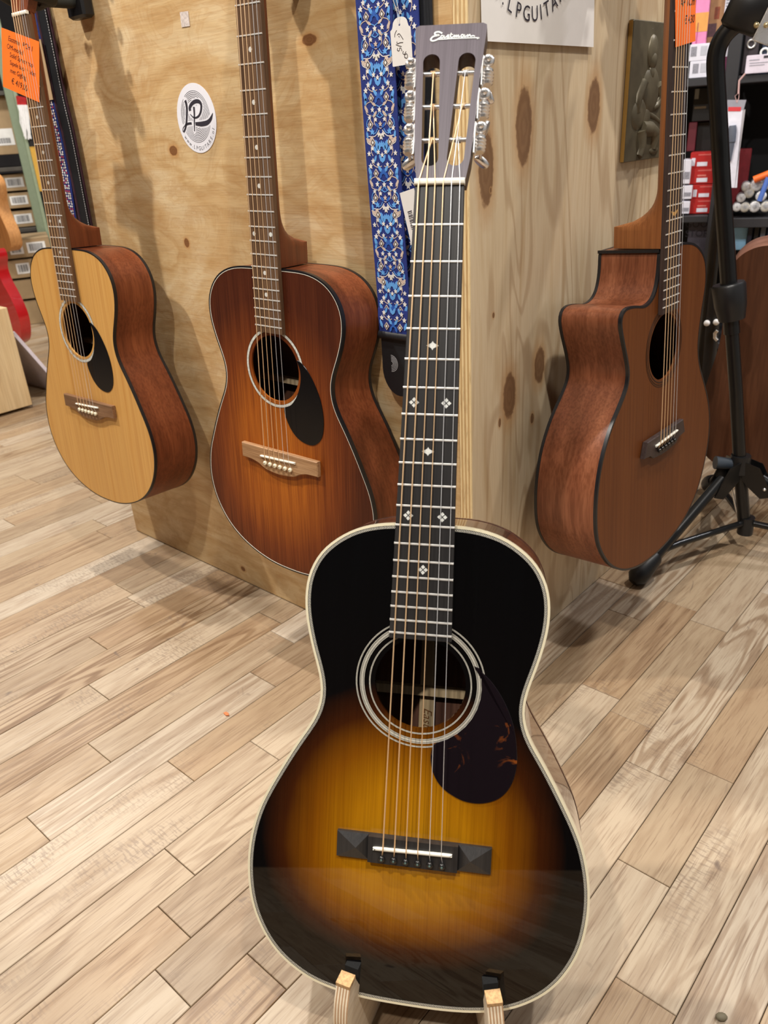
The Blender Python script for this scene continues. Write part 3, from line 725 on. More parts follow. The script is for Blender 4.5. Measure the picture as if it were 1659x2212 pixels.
    # tuning machines
    for sg in (-1, 1):
        pl = MB(); ang = radians(3.6) * sg
        for i, y in enumerate((.1045, .0725, .0405)):
            ex = (.0292 if y > .1 else .0275 if y > .06 else .0262) * sg + .001
            zc = -.0060
            tm = MB()
            # plate piece, post housing, worm, gear ball, end caps
            tm.box(ex, ex + sg * .0012, y - .0135, y + .0155, zc - .0065, zc + .0045)
            for dy in (-.0128, .0148): tm.ball((ex + sg * .0012, y + dy, zc + .002), .0013, 8, 5)
            tm.ball((ex + sg * .0052, y + .0115, zc + .0015), .0060, 14, 7, (1, 1, .55))
            tm.ball((ex + sg * .0054, y + .0115, zc + .0050), .0032, 12, 7)
            tm.lathe([(.0001, -.0125), (.0036, -.0125), (.0050, -.0108), (.0036, -.0094), (.0053, -.0078), (.0039, -.0062), (.0055, -.0046), (.0041, -.0030), (.0055, -.0014), (.0043, .0002), (.0048, .0018), (.0032, .0034), (.0001, .0036)],
                     Matrix.Translation((ex + sg * .0056, y + .0012, zc)) @ Matrix.Rotation(radians(-90), 4, 'X'), 14)
            mo = headpart(tm, 'tuning_machine', M['chrome'])
            rl = MB().tube([(ex - sg * .0225, y, -.0040), (ex - sg * .002, y, -.0040)], .0021, 12); ro = headpart(rl, 'string_roller', M['chrome'])
            # button on its shaft, pointing to the back
            bt = MB(); bx_ = ex + sg * .0058; tw = (0.5, -0.35, 0.95)[i] * sg
            bt.tube([(bx_, y - .0085, zc), (bx_, y - .0088, zc - .012)], .0014, 8)
            BM = Matrix.Translation((bx_ + sg * .0006, y - .0088, zc - .0185)) @ Matrix.Rotation(tw, 4, 'Z')
            bo = [(.0055 * cos(a) * (1 + .15 * cos(2 * a)), .0080 * sin(a)) for a in [2 * pi * q / 20 for q in range(20)]]
            bt.prism(bo, -.0022, .0022, BM @ Matrix.Rotation(radians(90), 4, 'Y'), bevel=.0008)
            headpart(bt, 'tuner_button', M['chrome'])
    # strings to the rollers
    hp = []
    tgt = [(-.0095, .0405), (-.0125, .1045), (-.0105, .0725), (.0155, .0725), (.0160, .1045), (.0135, .0405)]
    for x, y in tgt: hp.append(tuple(HM @ Vector((x, y, -.0014))))
    xn = [(i - 2.5) * .0072 for i in range(6)]; xsd = [bx + (i - 2.5) * .0110 for i in range(6)]
    for i in range(6):
        P = [pins[i], (xsd[i], ys + (i - 2.5) * .0003, zb + .0118), (xn[i], .0025, .0034), hp[i]]
        Q = [P[0]]
        for a, b in zip(P[:-1], P[1:]):
            for q in range(1, 5): Q.append(tuple(a[j] + (b[j] - a[j]) * q / 4 for j in range(3)))
        MB().tube(Q, (.00066, .00060, .00052, .00044, .00033, .00028)[i], 6).build('string', M['bronze'] if i < 4 else M['steel'], root, 60, off)
        # windings on the roller
        W = []
        for q in range(40):
            a = 2 * pi * q / 10; p = Vector((tgt[i][0] + (q - 20) * .00012 * (1 if i < 3 else -1), tgt[i][1] + .0026 * sin(a), -.0040 + .0026 * cos(a))); W.append(tuple(HM @ p))
        MB().tube(W, .00042, 5).build('string_winding', M['bronze'] if i < 4 else M['steel'], root, 60, off)
    # inside: pale centre strip, cross brace
    zi = zt - depth(-.47) + .0032
    MB().box(-.0085, .0075, -.74, -.31, zi, zi + .0022).build('centre_strip', M['maple_strip'], root, None, off)
    MB().box(-.09, .09, -.4860, -.4770, zi, zi + .010).build('back_brace', M['maple_strip'], root, None, off)
    bt = MB(); Mx = frame((-.0035, -.5010, zi + .0024), (0, -1, 0), (1, 0, 0), (0, 0, 1))
    put_text(bt, 'Eastman', .0125, Mx @ Matrix.Translation((.021, .0, 0)), 0.35); bt.build('brand_stamp', plain('burnt_stamp', srgb(120, 74, 34), 0.8), root, None, off)
    ep = MB().lathe([(.0001, 0), (.0045, 0), (.0048, .003), (.0036, .005), (.0046, .009), (.0001, .0105)], Matrix.Translation((.0022, yb, zt - .048)) @ Matrix.Rotation(radians(90), 4, 'X'), 14)
    ep.build('end_pin', M['dark_pin'], root, 50, off)
    return root, R, T

# ------------------------------------------------------------------ guitars hung on the pillar
OMH = [(0, -.3600), (.04, -.36), (.068, -.3612), (.09, -.366), (.11, -.3755), (.126, -.391), (.135, -.4085), (.1380, -.4235), (.1365, -.4455), (.1283, -.473), (.118, -.498), (.1125, -.518), (.1138, -.5386), (.121, -.5578), (.134, -.58), (.1505, -.6116), (.1645, -.642), (.1755, -.668), (.1815, -.695), (.1825, -.717), (.179, -.739), (.170, -.764), (.154, -.789), (.1315, -.811), (.101, -.829), (.064, -.842), (.03, -.848), (0, -.849)]
G3O = [[0.0553, -0.3638], [0.0864, -0.3688], [0.1129, -0.3796], [0.1348, -0.3981], [0.1433, -0.4205], [0.1443, -0.4419], [0.1356, -0.4758], [0.1285, -0.5131], [0.128, -0.5386], [0.1374, -0.5685], [0.1595, -0.6033], [0.1821, -0.6411], [0.1938, -0.6753], [0.1964, -0.708], [0.1895, -0.7436], [0.1729, -0.7822], [0.148, -0.8146], [0.1073, -0.841], [0.0533, -0.8565], [-0.0056, -0.8624], [-0.0621, -0.8582], [-0.1042, -0.8468], [-0.1335, -0.8327], [-0.1612, -0.8124], [-0.1856, -0.7836], [-0.2013, -0.7509], [-0.2056, -0.7128], [-0.2018, -0.6726], [-0.1922, -0.6389], [-0.1777, -0.6103], [-0.1586, -0.5847], [-0.1358, -0.5626], [-0.1169, -0.5409], [-0.113, -0.5212], [-0.1201, -0.4972], [-0.1311, -0.4703], [-0.1384, -0.4468], [-0.1345, -0.4326], [-0.1203, -0.4272], [-0.0947, -0.4294], [-0.0684, -0.4343], [-0.0471, -0.4302], [-0.0342, -0.4192], [-0.0272, -0.4009], [-0.0243, -0.3822], [-0.0235, -0.3646]]

def hung_guitar(name, label, R, T, k, c):
    s = c['s']; yb = -.849 if not c.get('cut') else -.8624; zt = -.008; off = (0, yb, zt)
    root = empty(name, label, 'guitar', T + R @ Vector(off) * k, R); root.scale = (k, k, k)
    if c.get('cut'):
        P = spline([tuple(p) for p in G3O], False, 5); P += [(-.0235 + .0788 * q / 8, -.3640) for q in range(1, 8)]
        out = smooth_pts(resample(P, 240), 1)
    else: out = half_outline(OMH, lambda y: 0.0075 * min(1, max(0, (-y - .5) / .2)))
    depth = c['depth']; hc, hr = c['hole'], .0500
    body_parts(root, off, out, (hc[0], hc[1], hr), zt, depth, c, (c['bw'], c['bh'], M['black_bind']))
    if c.get('line'):
        a_, b_ = offset(out, -c['bw'] + .0001), offset(out, -c['bw'] - .0007)
        MB().loft([[(a_[i][0], a_[i][1], zt), (a_[i][0], a_[i][1], zt + .00035), (b_[i][0], b_[i][1], zt + .0003), (b_[i][0], b_[i][1], zt)] for i in range(len(out))], closed=True).build('purfling', M['white_line'], root, None, off)
    rz = MB()
    for r0, r1, mi in c['rings']: rz.cur = mi; ringmesh(rz, hc, r0, r1, zt + .0001, .0003)
    rz.build('rosette', [M['abalone'], M['herring_dark']], root, None, off)
    if c.get('pg'):
        MB().prism(smooth_pts(spline(c['pg'], True, 6), 2), zt + .0001, zt + .0011, bevel=.0003).build('pickguard', M['pg_black'], root, None, off)
    # bridge
    bx, by = c['bx'], c['by']
    if not c.get('cut'):
        bo = [(-.083, 0), (-.083, -.0245)] + spline([(-.083, -.0245), (-.062, -.0252), (-.046, -.0290), (-.030, -.0360), (0, -.0392), (.030, -.0360), (.046, -.0290), (.062, -.0252), (.083, -.0245)], False, 4)[1:] + [(.083, 0)]
    else:
        bo = [(-.064, 0), (-.073, -.0245), (-.050, -.0270), (-.040, -.0340), (-.010, -.0370), (.010, -.0370), (.040, -.0340), (.050, -.0270), (.073, -.0245), (.064, 0)]
    bro = MB().prism([(x + bx, y + by) for x, y in bo], zt, zt + .0085, bevel=.0012).build('bridge', c['bridge'], root, 40, off)
    sy = -s - .004
    Ms = Matrix.Translation((bx, sy, zt + .0080)) @ Matrix.Rotation(radians(2.4), 4, 'Z')
    MB().prism(spline([(-.0355, -.0014), (0, -.0014), (.0355, -.0014), (.0365, 0), (.0355, .0014), (0, .0014), (-.0355, .0014), (-.0365, 0)], True, 3), 0, .0042, Ms, bevel=.0006).build('saddle', M['bone'], bro, 50, off)
    pins = []
    for i in range(6):
        x = bx + (i - 2.5) * .0110; y = sy - .0115; pins.append((x, y + .002, zt + .0086))
        mb = MB(); mb.lathe([(.0001, -.002), (.0024, -.002), (.0024, .0008), (.0034, .0014), (.0037, .0030), (.0029, .0046), (.0001, .0052)], Matrix.Translation((x, y, zt + .0085)), 14)
        mb.cur = 1; mb.lathe([(.0001, .0050), (.0009, .0051), (.0009, .0054), (.0001, .0054)], Matrix.Translation((x, y, zt + .0085)), 10)
        mb.build('bridge_pin', [c['pin'], M['dark_pin']], bro, 50, off)
    nw, w12 = c['w']; w_at = lambda y: nw + (w12 - nw) * (-y) / (s / 2)
    yj = -.3600 if not c.get('cut') else -.3640
    neck_mesh(w_at, 0.006, yj, .0150, .0165, c['heel'], yj + .085).build('neck', c['neck'], root, 50, off)
    nf = c['nfr']
    fingerboard(root, off, s, w_at, nf, -fret(nf, s) - .010, c, c['inl'], zfb=-.0078)
    MB().prism([(-nw / 2, .0002), (nw / 2, .0002), (nw / 2, .0055), (-nw / 2, .0055)], -.004, .0018, bevel=.0006).build('nut', M['bone'], root, 50, off)
    # head with closed tuners
    HM = Matrix.Translation((0, .005, -.001)) @ Matrix.Rotation(radians(-13), 4, 'X'); OM = Matrix.Translation((-off[0], -off[1], -off[2])) @ HM
    ho = [(-nw / 2, 0), (-.033, .028), (-.036, .10), (-.034, .155), (-.012, .168), (.012, .168), (.034, .155), (.036, .10), (.033, .028), (nw / 2, 0)]
    o = MB().prism(ho, -.0145, 0, bevel=.0008).build('headstock', c['neck'], root, 40); o.matrix_local = OM
    hp = []
    for i in range(6):
        sg = -1 if i < 3 else 1; j = i if i < 3 else 5 - i; y = .045 + .041 * j; x = sg * .022
        mb = MB(); mb.lathe([(.0001, -.014), (.0032, -.014), (.0032, .006), (.0024, .0065), (.0028, .013), (.0001, .0135)], Matrix.Translation((x, y, 0)), 14)
        mb.tube([(x, y, -.019), (x + sg * .024, y, -.019)], .0022, 10); mb.ball((x + sg * .030, y, -.019), .0085, 12, 7, (0.8, 1, .45)); mb.bbox(x - .008, x + .008, y - .009, y + .009, -.026, -.0146, .002)
        o = mb.build('tuning_machine', M['chrome'], root, 50); o.matrix_local = OM
        hp.append(tuple(HM @ Vector((x - sg * .0026, y, .0085))))
    xn = [(i - 2.5) * .0070 for i in range(6)]
    for i in range(6):
        P = [pins[i], (bx + (i - 2.5) * .0106, sy + (i - 2.5) * .0004, zt + .0124), (xn[i], .003, .0019), hp[i]]
        Q = [P[0]]
        for a, b in zip(P[:-1], P[1:]):
            for q in range(1, 4): Q.append(tuple(a[m] + (b[m] - a[m]) * q / 3 for m in range(3)))
        MB().tube(Q, (.00068, .00062, .00055, .00047, .00036, .00031)[i], 6).build('string', M['bronze'] if i < 4 else M['steel'], root, 60, off)
    zi = zt - depth(-.5) + .0035
    MB().box(-.11, .11, -.552, -.543, zi, zi + .012).build('back_brace', M['maple_strip'], root, None, off)
    if c.get('extra'): c['extra'](root, off, zt, depth, R, T, k)
    return root
dots = [('dot', 0, -(fret(n_ - 1, .645) + fret(n_, .645)) / 2, .0031) for n_ in (3, 5, 7, 9, 15, 17)] + [('dot', sx_ * .0165, -(fret(11, .645) + fret(12, .645)) / 2, .0031) for sx_ in (-1, 1)]
PGO = [(.047, -.487), (.064, -.496), (.0805, -.518), (.0925, -.545), (.096, -.575), (.0905, -.600), (.074, -.614), (.054, -.614), (.036, -.606), (.022, -.589), (.0145, -.5665), (.028, -.560), (.042, -.545), (.052, -.522), (.053, -.502)]
R1 = Matrix(((0.99898, -0.00193, 0.04502), (0.04505, 0.06305, -0.99699), (-0.00092, 0.99801, 0.06308))); T1 = Vector((-0.77439, -0.11919, 1.02697))
R2 = Matrix(((0.99794, 0.01074, 0.06329), (0.06247, 0.06423, -0.99598), (-0.01477, 0.99788, 0.06343))); T2 = Vector((-0.26942, -0.08427, 1.01716))
R3 = Matrix(((0.0271, -0.06296, 0.99765), (0.99963, -0.00022, -0.02717), (0.00193, 0.99802, 0.06293))); T3 = Vector((0.12203, 0.28558, 1.01334))
om_depth = lambda y: 0.083 + 0.021 * min(1, max(0, (-y - .36) / .46))
base = dict(s=.645, w=(.0440, .0515), nfr=20, depth=om_depth, side=M['mahogany'], back=M['inside'], fb=M['rosewood1'], neck=M['neckwood'], pin=M['ivory_pin'], heel=.074, inl=dots, pg=PGO, bx=.0035, by=-.6370, hole=(-.0005, -.5065), bw=.0016, bh=.0055)
hung_guitar('acoustic_guitar', 'natural pale spruce top acoustic guitar with orange price card hung on the plywood', R1, T1, .97,
    dict(base, top=M['spruce'], bridge=M['brown_bridge'], bx=.0045, by=-.6375, rings=((.0545, .0548, 1), (.0549, .0598, 0), (.0599, .0602, 1))))
hung_guitar('acoustic_guitar', 'brown sunburst satin acoustic guitar with black pickguard hung beside the blue strap', R2, T2, .97,
    dict(base, top=M['burst2'], bridge=M['walnut_bridge'], bx=.0030, by=-.6365, line=True, bw=.0022, bh=.0060, rings=((.0556, .0559, 1), (.0560, .0600, 0), (.0601, .0604, 1))))
def cut_trim(root, off, zt, depth, R, T, k):
    d = depth(-.3646)
    MB().box(-.0262, -.0225, -.3672, -.3628, zt - d, zt - .001).build('corner_trim', M['black_bind'], root, None, off)
hung_guitar('cutaway_acoustic_guitar', 'dark brown cutaway acoustic guitar with striped mahogany sides hung on the pine panel', R3, T3, .97,
    dict(base, s=.650, cut=True, w=(.041, .0496), top=M['cedar'], side=M['mahog3'], fb=M['rosewood3'], neck=M['neck3'], bridge=M['rosewood3'], pin=M['dark_pin'], pg=None, bx=0.0, by=-.6415, bw=.0028, bh=.0048, nfr=20, heel=.082,
         hole=(.0, -.5085), depth=lambda y: 0.098 + 0.010 * min(1, max(0, (-y - .40) / .4)), inl=[('wing', 0, -(fret(11, .65) + fret(12, .65)) / 2 - .001, .0115)], rings=((.0535, .0545, 1), (.0575, .0583, 1), (.0605, .0610, 1)), extra=cut_trim))
G0, R0, T0 = front_guitar()

# ------------------------------------------------------------------ view rays, used to measure where far things stand
def ray(px, py): return CR * ((px - IW / 2) / FPX) - CU * ((py - IH / 2) / FPX) + CD
def on_plane(px, py, o, n):
    d = ray(px, py); return CC + d * ((Vector(o) - CC).dot(n) / d.dot(n))

# ------------------------------------------------------------------ wooden guitar stand (two hinged plywood boards)
def guitar_stand():
    tipL, tipR = Vector((.2310, -.5390, 0)), Vector((.3510, -.4640, 0))
    back = Vector((-.530, .848, 0)); mid = (tipL + tipR) / 2; hinge = mid + back * .285
    root = empty('guitar_stand', 'folding birch plywood guitar stand under the parlor guitar', 'stand', (hinge.x, hinge.y, 0))
    face = wood('pale_birch_ply', (srgb(206, 186, 158), srgb(222, 205, 180), srgb(232, 218, 198)), 'X', 90, 0.06, 0.55, big=12, bump=0.1, fine=0.2)
    t = NT('birch_ply_edge'); sx = t.n('ShaderNodeSeparateXYZ'); t.l(t.n('ShaderNodeTexCoord').outputs['Object'], sx.inputs[0])
    s_ = t.math('ADD', t.math('MULTIPLY', t.math('SINE', t.math('MULTIPLY', sx.outputs[1], 2 * pi / .0030)), .5), .5)
    edge = t.set(t.ramp(s_, [(.35, srgb(232, 216, 190)), (.75, srgb(178, 140, 104))]), 0.6)
    cork = plain('cork_tip', srgb(196, 158, 112), 0.85, var=0.25, scale=400); felt = plain('black_felt', srgb(20, 20, 20), 0.95, var=0.2, scale=500)
    for sg, tip in ((-1, tipL), (1, tipR)):
        d = tip - hinge; L = d.length; d.normalize(); n = Vector((-d.y, d.x, 0))
        # profile in (u along board from hinge, z)
        P = [(L - .010, .104), (L - .003, .1085), (L + .003, .104)] + spline([(L + .003, .104), (L + .012, .085), (L + .016, .060), (L + .008, .036), (L - .010, .020), (L - .018, .004)], False, 5)[1:] + [(L - .018, 0), (L - .060, 0)]
        P += spline([(L - .060, 0), (L - .085, .014), (L - .120, .018), (.060, .014), (.045, 0)], False, 4)[1:] + [(0.0, 0), (0.0, .20), (.012, .205)]
        P += spline([(.024, .200), (.080, .110), (.1215, .034), (.135, .0205), (.150, .0255), (L - .036, .0560), (L - .026, .064), (L - .0145, .090)], False, 4)
        z0 = .0073
        Mt = frame((0, 0, 0), (d.x, d.y, 0), (0, 0, 1), (d.y, -d.x, 0))
        # board: local x = along board, y = thickness
        mb = MB(); pts = P; m = len(pts)
        A = [(u, -z0, z) for u, z in pts]; B = [(u, z0, z) for u, z in pts]
        mb.add(A + B, [tuple(range(m)), tuple(range(2 * m - 1, m - 1, -1))])
        mb.cur = 1; mb.add(A + B, [(i, (i + 1) % m, m + (i + 1) % m, m + i) for i in range(m)])
        o = mb.build('side_board', [face, edge], root); o.rotation_euler = (0, 0, atan2(d.y, d.x)); 
        c = MB().box(L - .0102, L + .0030, -z0, z0, .1046, .1092).build('cork_tip', cork, root, None); c.rotation_euler = o.rotation_euler
        f = MB().box(L - .0245, L - .0165, -z0 * .95, z0 * .95, .072, .108).build('felt_pad', felt, root, None); f.rotation_euler = o.rotation_euler
    hb = MB().tube([(0, 0, .02), (0, 0, .19)], .006, 12).build('hinge', M['nickel'], root, 50)
    return root
guitar_stand()

# ------------------------------------------------------------------ wall hangers
def hanger(label, nutpos, R, k, wall_y=None, wall_x=None):
    """black padded yoke on an arm, screwed to the pillar"""
    n = Vector((0, -1, 0)) if wall_y is not None else Vector((1, 0, 0)); xs = Vector((1, 0, 0)) if wall_y is not None else Vector((0, 1, 0))
    p = Vector(nutpos); up = Vector((0, 0, 1))
    dist = (p - Vector((0, 0, 0))).dot(n)
    b = p - n * dist
    root = empty('guitar_hanger', label, 'hanger', b + up * .012, Matrix((tuple(xs), tuple(n), tuple(up))).transposed() if xs.cross(n).dot(up) > 0 else Matrix((tuple(-xs), tuple(n), tuple(up))).transposed())
    dd = dist - 0.012 * k
    MB().bbox(-.026, .026, .0005, .022, -.030, .070, .004).build('base_plate', M['black_plastic'], root, 30)
    MB().tube([(0, .020, -.004), (0, .030, -.008), (0, dd - .020, -.008), (0, dd - .005, -.008)], [.011, .0085, .0085, .0085], 12).build('arm', M['foam'], root, 50)
    for sg in (-1, 1):
        MB().tube([(0, dd - .014, -.006), (sg * .020, dd - .014, -.007), (sg * .034, dd - .008, -.006), (sg * .037, dd + .018, -.002), (sg * .037, dd + .036, .006)], [.011, .0125, .0125, .0125, .011], 12).build('yoke_prong', M['foam'], root, 50)
    return root
def head_pt(R, T, k, y=.020, z=-.02): return T + R @ Vector((0, y, z)) * k
hanger('black foam padded wall hanger holding the natural spruce guitar', head_pt(R1, T1, .97), R1, .97, wall_y=0)
hanger('black foam padded wall hanger holding the brown sunburst guitar', head_pt(R2, T2, .97), R2, .97, wall_y=0)
hanger('black foam padded wall hanger holding the cutaway guitar', head_pt(R3, T3, .97), R3, .97, wall_x=0)

# ------------------------------------------------------------------ orange price cards tucked under strings
def price_card(label, R, T, k, corners, lines, size, zc=.0012):
    """corners: top-left, top-right, bottom-right, bottom-left in guitar space"""
    c = [Vector((x, y, 0)) for x, y in corners]; cen = sum(c, Vector()) / 4
    xa = ((c[1] - c[0]) + (c[2] - c[3])).normalized(); ya = Vector((-xa.y, xa.x, 0))
    wd = (((c[1] - c[0]).length + (c[2] - c[3]).length) / 2); ht = abs((((c[0] - c[3]) + (c[1] - c[2])) / 2).dot(ya))
    sh = ((c[0] - c[3]) + (c[1] - c[2])).dot(xa) / 2
    Rl = R @ Matrix((tuple(xa), tuple(ya), (0, 0, 1))).transposed()
    root = empty('price_card', label, 'price card', T + R @ (cen + Vector((0, 0, zc))) * k, Rl); root.scale = (k, k, k)
    q = [(-wd / 2 + sh / 2, ht / 2), (wd / 2 + sh / 2, ht / 2), (wd / 2 - sh / 2, -ht / 2), (-wd / 2 - sh / 2, -ht / 2)]
    mb = MB(); N = 10; secs = []
    for i in range(N + 1):
        u = i / N; a = [q[0][j] + (q[1][j] - q[0][j]) * u for j in (0, 1)]; b = [q[3][j] + (q[2][j] - q[3][j]) * u for j in (0, 1)]
        bend = 0.0003 * max(0, abs(u - .62) - .3) ** 1.2 * 6
        secs.append([(a[0], a[1], bend), (b[0], b[1], bend), (b[0], b[1], bend + .0003), (a[0], a[1], bend + .0003)])
    mb.loft(secs); mb.build('card', M['orange'], root, 60)
    tx = MB()
    for (body, ux, uy, sz) in lines:
        put_text(tx, body, sz, Matrix.Translation((ux * wd, uy * ht, .0006)) @ Matrix.Rotation(radians(-2), 4, 'Z'), 0.25)
    tx.build('handwriting', M['pen'], root)
price_card('orange handwritten price card under the strings of the natural spruce guitar', R1, T1, .97, [(-.059, -.011), (.045, -.041), (.019, -.127), (-.092, -.095)],
    [('Eastman  PCH 1', .02, .315, .0112), ('OM-model', -.14, .185, .0110), ('Solid Spruce top', .02, .055, .0105), ('Sapele back + sides', .05, -.075, .0100), ('met Gigbag', -.08, -.205, .0108), ('\u20ac 419,00', -.06, -.39, .0135)], .012)
price_card('orange handwritten price card under the strings of the cutaway guitar', R3, T3, .97, [(-.032, -.012), (.030, -.004), (.040, -.103), (-.020, -.112)],
    [('AP 1Cm', .08, -.07, .0130), ('\u20ac 430', .16, -.27, .0130)], .012)

# ------------------------------------------------------------------ stickers and paper with the ring logo
def logo_strokes():
    mm = lambda L: spline([(a / 1000, b / 1000) for a, b in L], False, 6)
    out = []
    out.append((mm([(-21.4, 26.5), (-20, 21), (-20.6, 13.2), (-24.2, 2.2), (-27.6, -6), (-32.1, -12.7), (-37.4, -17.0), (-39.6, -15.4), (-37, -11.3), (-28.4, -7.2), (-19.8, -6.1), (-13.5, -6.2)]), lambda t: .0040 * (1.1 - t) + .0012 if t < .55 else (.0014 if t < .8 else .0034)))
    out.append((mm([(-4.0, -7.2), (5, -7.9), (12.6, -8.2), (25.9, -7), (35.9, -2.4), (43.2, 5.6)]), lambda t: .0044 + .0026 * sin(pi * min(1, t * 1.1)) if t < .85 else .0044 * (1.02 - t) / .17))
    out.append((mm([(-1.8, 16.4), (-3.2, 6.7), (-6.1, -4.3), (-9.2, -17.4)]), lambda t: .0046 - .0026 * t))
    out.append((mm([(-12.4, 11.5), (-12.6, 15.6), (-6.2, 20.7), (2.7, 23.4), (10.8, 23.3), (16.0, 20.8), (17.2, 16.4), (13.9, 9), (7.4, 3.3), (-1.3, 1.1), (-8, 2.6), (-13.8, 6.9)]), lambda t: .0056 if t < .42 else max(.0011, .0056 - .0075 * (t - .42))))
    return out
def ring_logo(mb, k, z=0.0):
    st = logo_strokes(); near = []
    for P, wf in st:
        m = len(P); ww = [wf(i / (m - 1)) * k for i in range(m)]
        mb.ribbon([(x * k, y * k) for x, y in P], ww, z, .00012)
        near += [(x, y, wf(i / (m - 1)) / 2 + .0021) for i, (x, y) in enumerate(P)]
    c = (-.0012, .0025)
    for r in [.0360 - .00235 * i for i in range(12)]:
        run = []
        for i in range(181):
            a = 2 * pi * i / 180; x, y = c[0] + r * cos(a), c[1] + r * sin(a)
            bad = any((x - q[0]) ** 2 + (y - q[1]) ** 2 < q[2] ** 2 for q in near) or (x > -15e-3 and x < 14e-3 and y > 2e-3 and y < 18e-3 and r < .02)
            if bad:
                if len(run) > 2: mb.ribbon(run, .00058 * k, z, .0001)
                run = []
            else: run.append((x * k, y * k))
        if len(run) > 2: mb.ribbon(run, .00058 * k, z, .0001)
    txt = 'www.LPGUITARS.nl'; wds = dict(w=1.05, I=.55, l=.55); wds['.'] = .55
    tot = sum(wds.get(ch, 1.0) for ch in txt); a = radians(-148); span = radians(128); acc = 0
    for ch in txt:
        wd = wds.get(ch, 1.0); aa = a + span * (acc + wd / 2) / tot; acc += wd; r = .0452
        Mx = Matrix.Translation((r * k * cos(aa), r * k * sin(aa), z)) @ Matrix.Rotation(aa + pi / 2, 4, 'Z')
        put_text(mb, ch, .0084 * k, Mx)
st_r = empty('logo_sticker', 'round white sticker with black ring logo stuck on the plywood', 'sticker', (-.5195, -.0004, .8655), Matrix(((1, 0, 0), (0, 0, -1), (0, 1, 0))))
MB().prism(circle(0, 0, .0490, 72), 0, .0003).build('vinyl', M['sticker'], st_r)
lg = MB(); ring_logo(lg, 1.0, .0004); lg.build('print', M['ink'], st_r)
pp = empty('logo_poster', 'white paper sheet with black lettering taped to the pine panel', 'poster', (.0006, .155, 1.068), Matrix(((0, 0, 1), (1, 0, 0), (0, 1, 0))))
def sheet(x0, x1, y0, y1, n=14, curl=.006):
    mb = MB(); secs = []
    for i in range(n + 1):
        u = i / n; y = y0 + (y1 - y0) * u; z = curl * max(0, .25 - u) / .25 * .5
        secs.append([(x0, y, z + .0002), (x1, y, z * 1.3 + .0002), (x1, y, z * 1.3 + .0005), (x0, y, z + .0005)])
    return mb.loft(secs)
sheet(-.133, .132, -.150, .222).build('paper', M['paper'], pp, 60)
lg = MB(); ring_logo(lg, 2.80, .0036); 
o = lg.build('print', M['ink'], pp); o.location = (-.033, .0, 0)
tp = MB().prism([(-.0105, -.0095), (.0098, -.0100), (.0108, .0088), (-.0096, .0098)], 0, .0003).build('tape_scrap', plain('crinkled_tape', srgb(214, 202, 196), 0.3, var=0.25, scale=240))
tp.matrix_world = Matrix.Translation((-.5125, -.0006, .9975)) @ Matrix(((1, 0, 0), (0, 0, -1), (0, 1, 0))).to_4x4(); tag(tp, 'small crumpled scrap of pale tape on the plywood above the sticker', 'tape')

# ------------------------------------------------------------------ plaque with a low relief of a seated musician
def plaque():
    root = empty('relief_plaque', 'dull bronze relief plaque of a hooded musician on the pine panel', 'plaque', (.0006, .477, .7655), Matrix(((0, 0, 1), (1, 0, 0), (0, 1, 0))))
    br = plain('dull_bronze', srgb(96, 88, 70), 0.42, 0.3, var=0.2, scale=40); gold = plain('brass_edge', srgb(160, 124, 62), 0.45, 0.4)
    MB().bbox(-.079, .079, 0, .190, 0, .0075, .0012).build('slab', br, root); MB().box(-.0797, -.0785, .001, .189, .0005, .0066).build('edge_strip', gold, root)
    mb = MB()
    def blob(x, y, rx, ry, rz, rot=0): mb.lathe([(sin(pi * q / 8) + .001, -cos(pi * q / 8)) for q in range(9)], Matrix.Translation((x, y, .0070)) @ Matrix.Rotation(rot, 4, 'Z') @ Matrix.Diagonal((rx, ry, rz * .62, 1)), 20)
    def limb(P, r): mb.tube([(x, y, .0058) for x, y in P], [q * .85 for q in r], 10)
    blob(-.008, .150, .017, .024, .010); blob(-.009, .139, .011, .014, .013); blob(-.010, .122, .008, .012, .010)          # hood, face, beard
    blob(-.006, .098, .030, .034, .010); limb([(-.030, .110), (-.046, .090), (-.050, .070), (-.030, .066)], [.010, .010, .008, .006])
    limb([(.020, .106), (.034, .090), (.022, .076), (.008, .074)], [.010, .009, .007, .006])
    blob(-.040, .066, .026, .022, .008, .3); blob(-.018, .060, .018, .016, .008, .3); limb([(-.014, .068), (.020, .060), (.055, .048)], [.006, .0045, .004])
    limb([(-.030, .046), (.0, .044), (.022, .038), (.020, .014)], [.014, .015, .013, .009]); limb([(-.030, .044), (-.022, .020), (-.030, .006)], [.013, .011, .009]); blob(.024, .012, .016, .006, .007)
    mb.build('relief_figure', br, root, 60)
plaque()

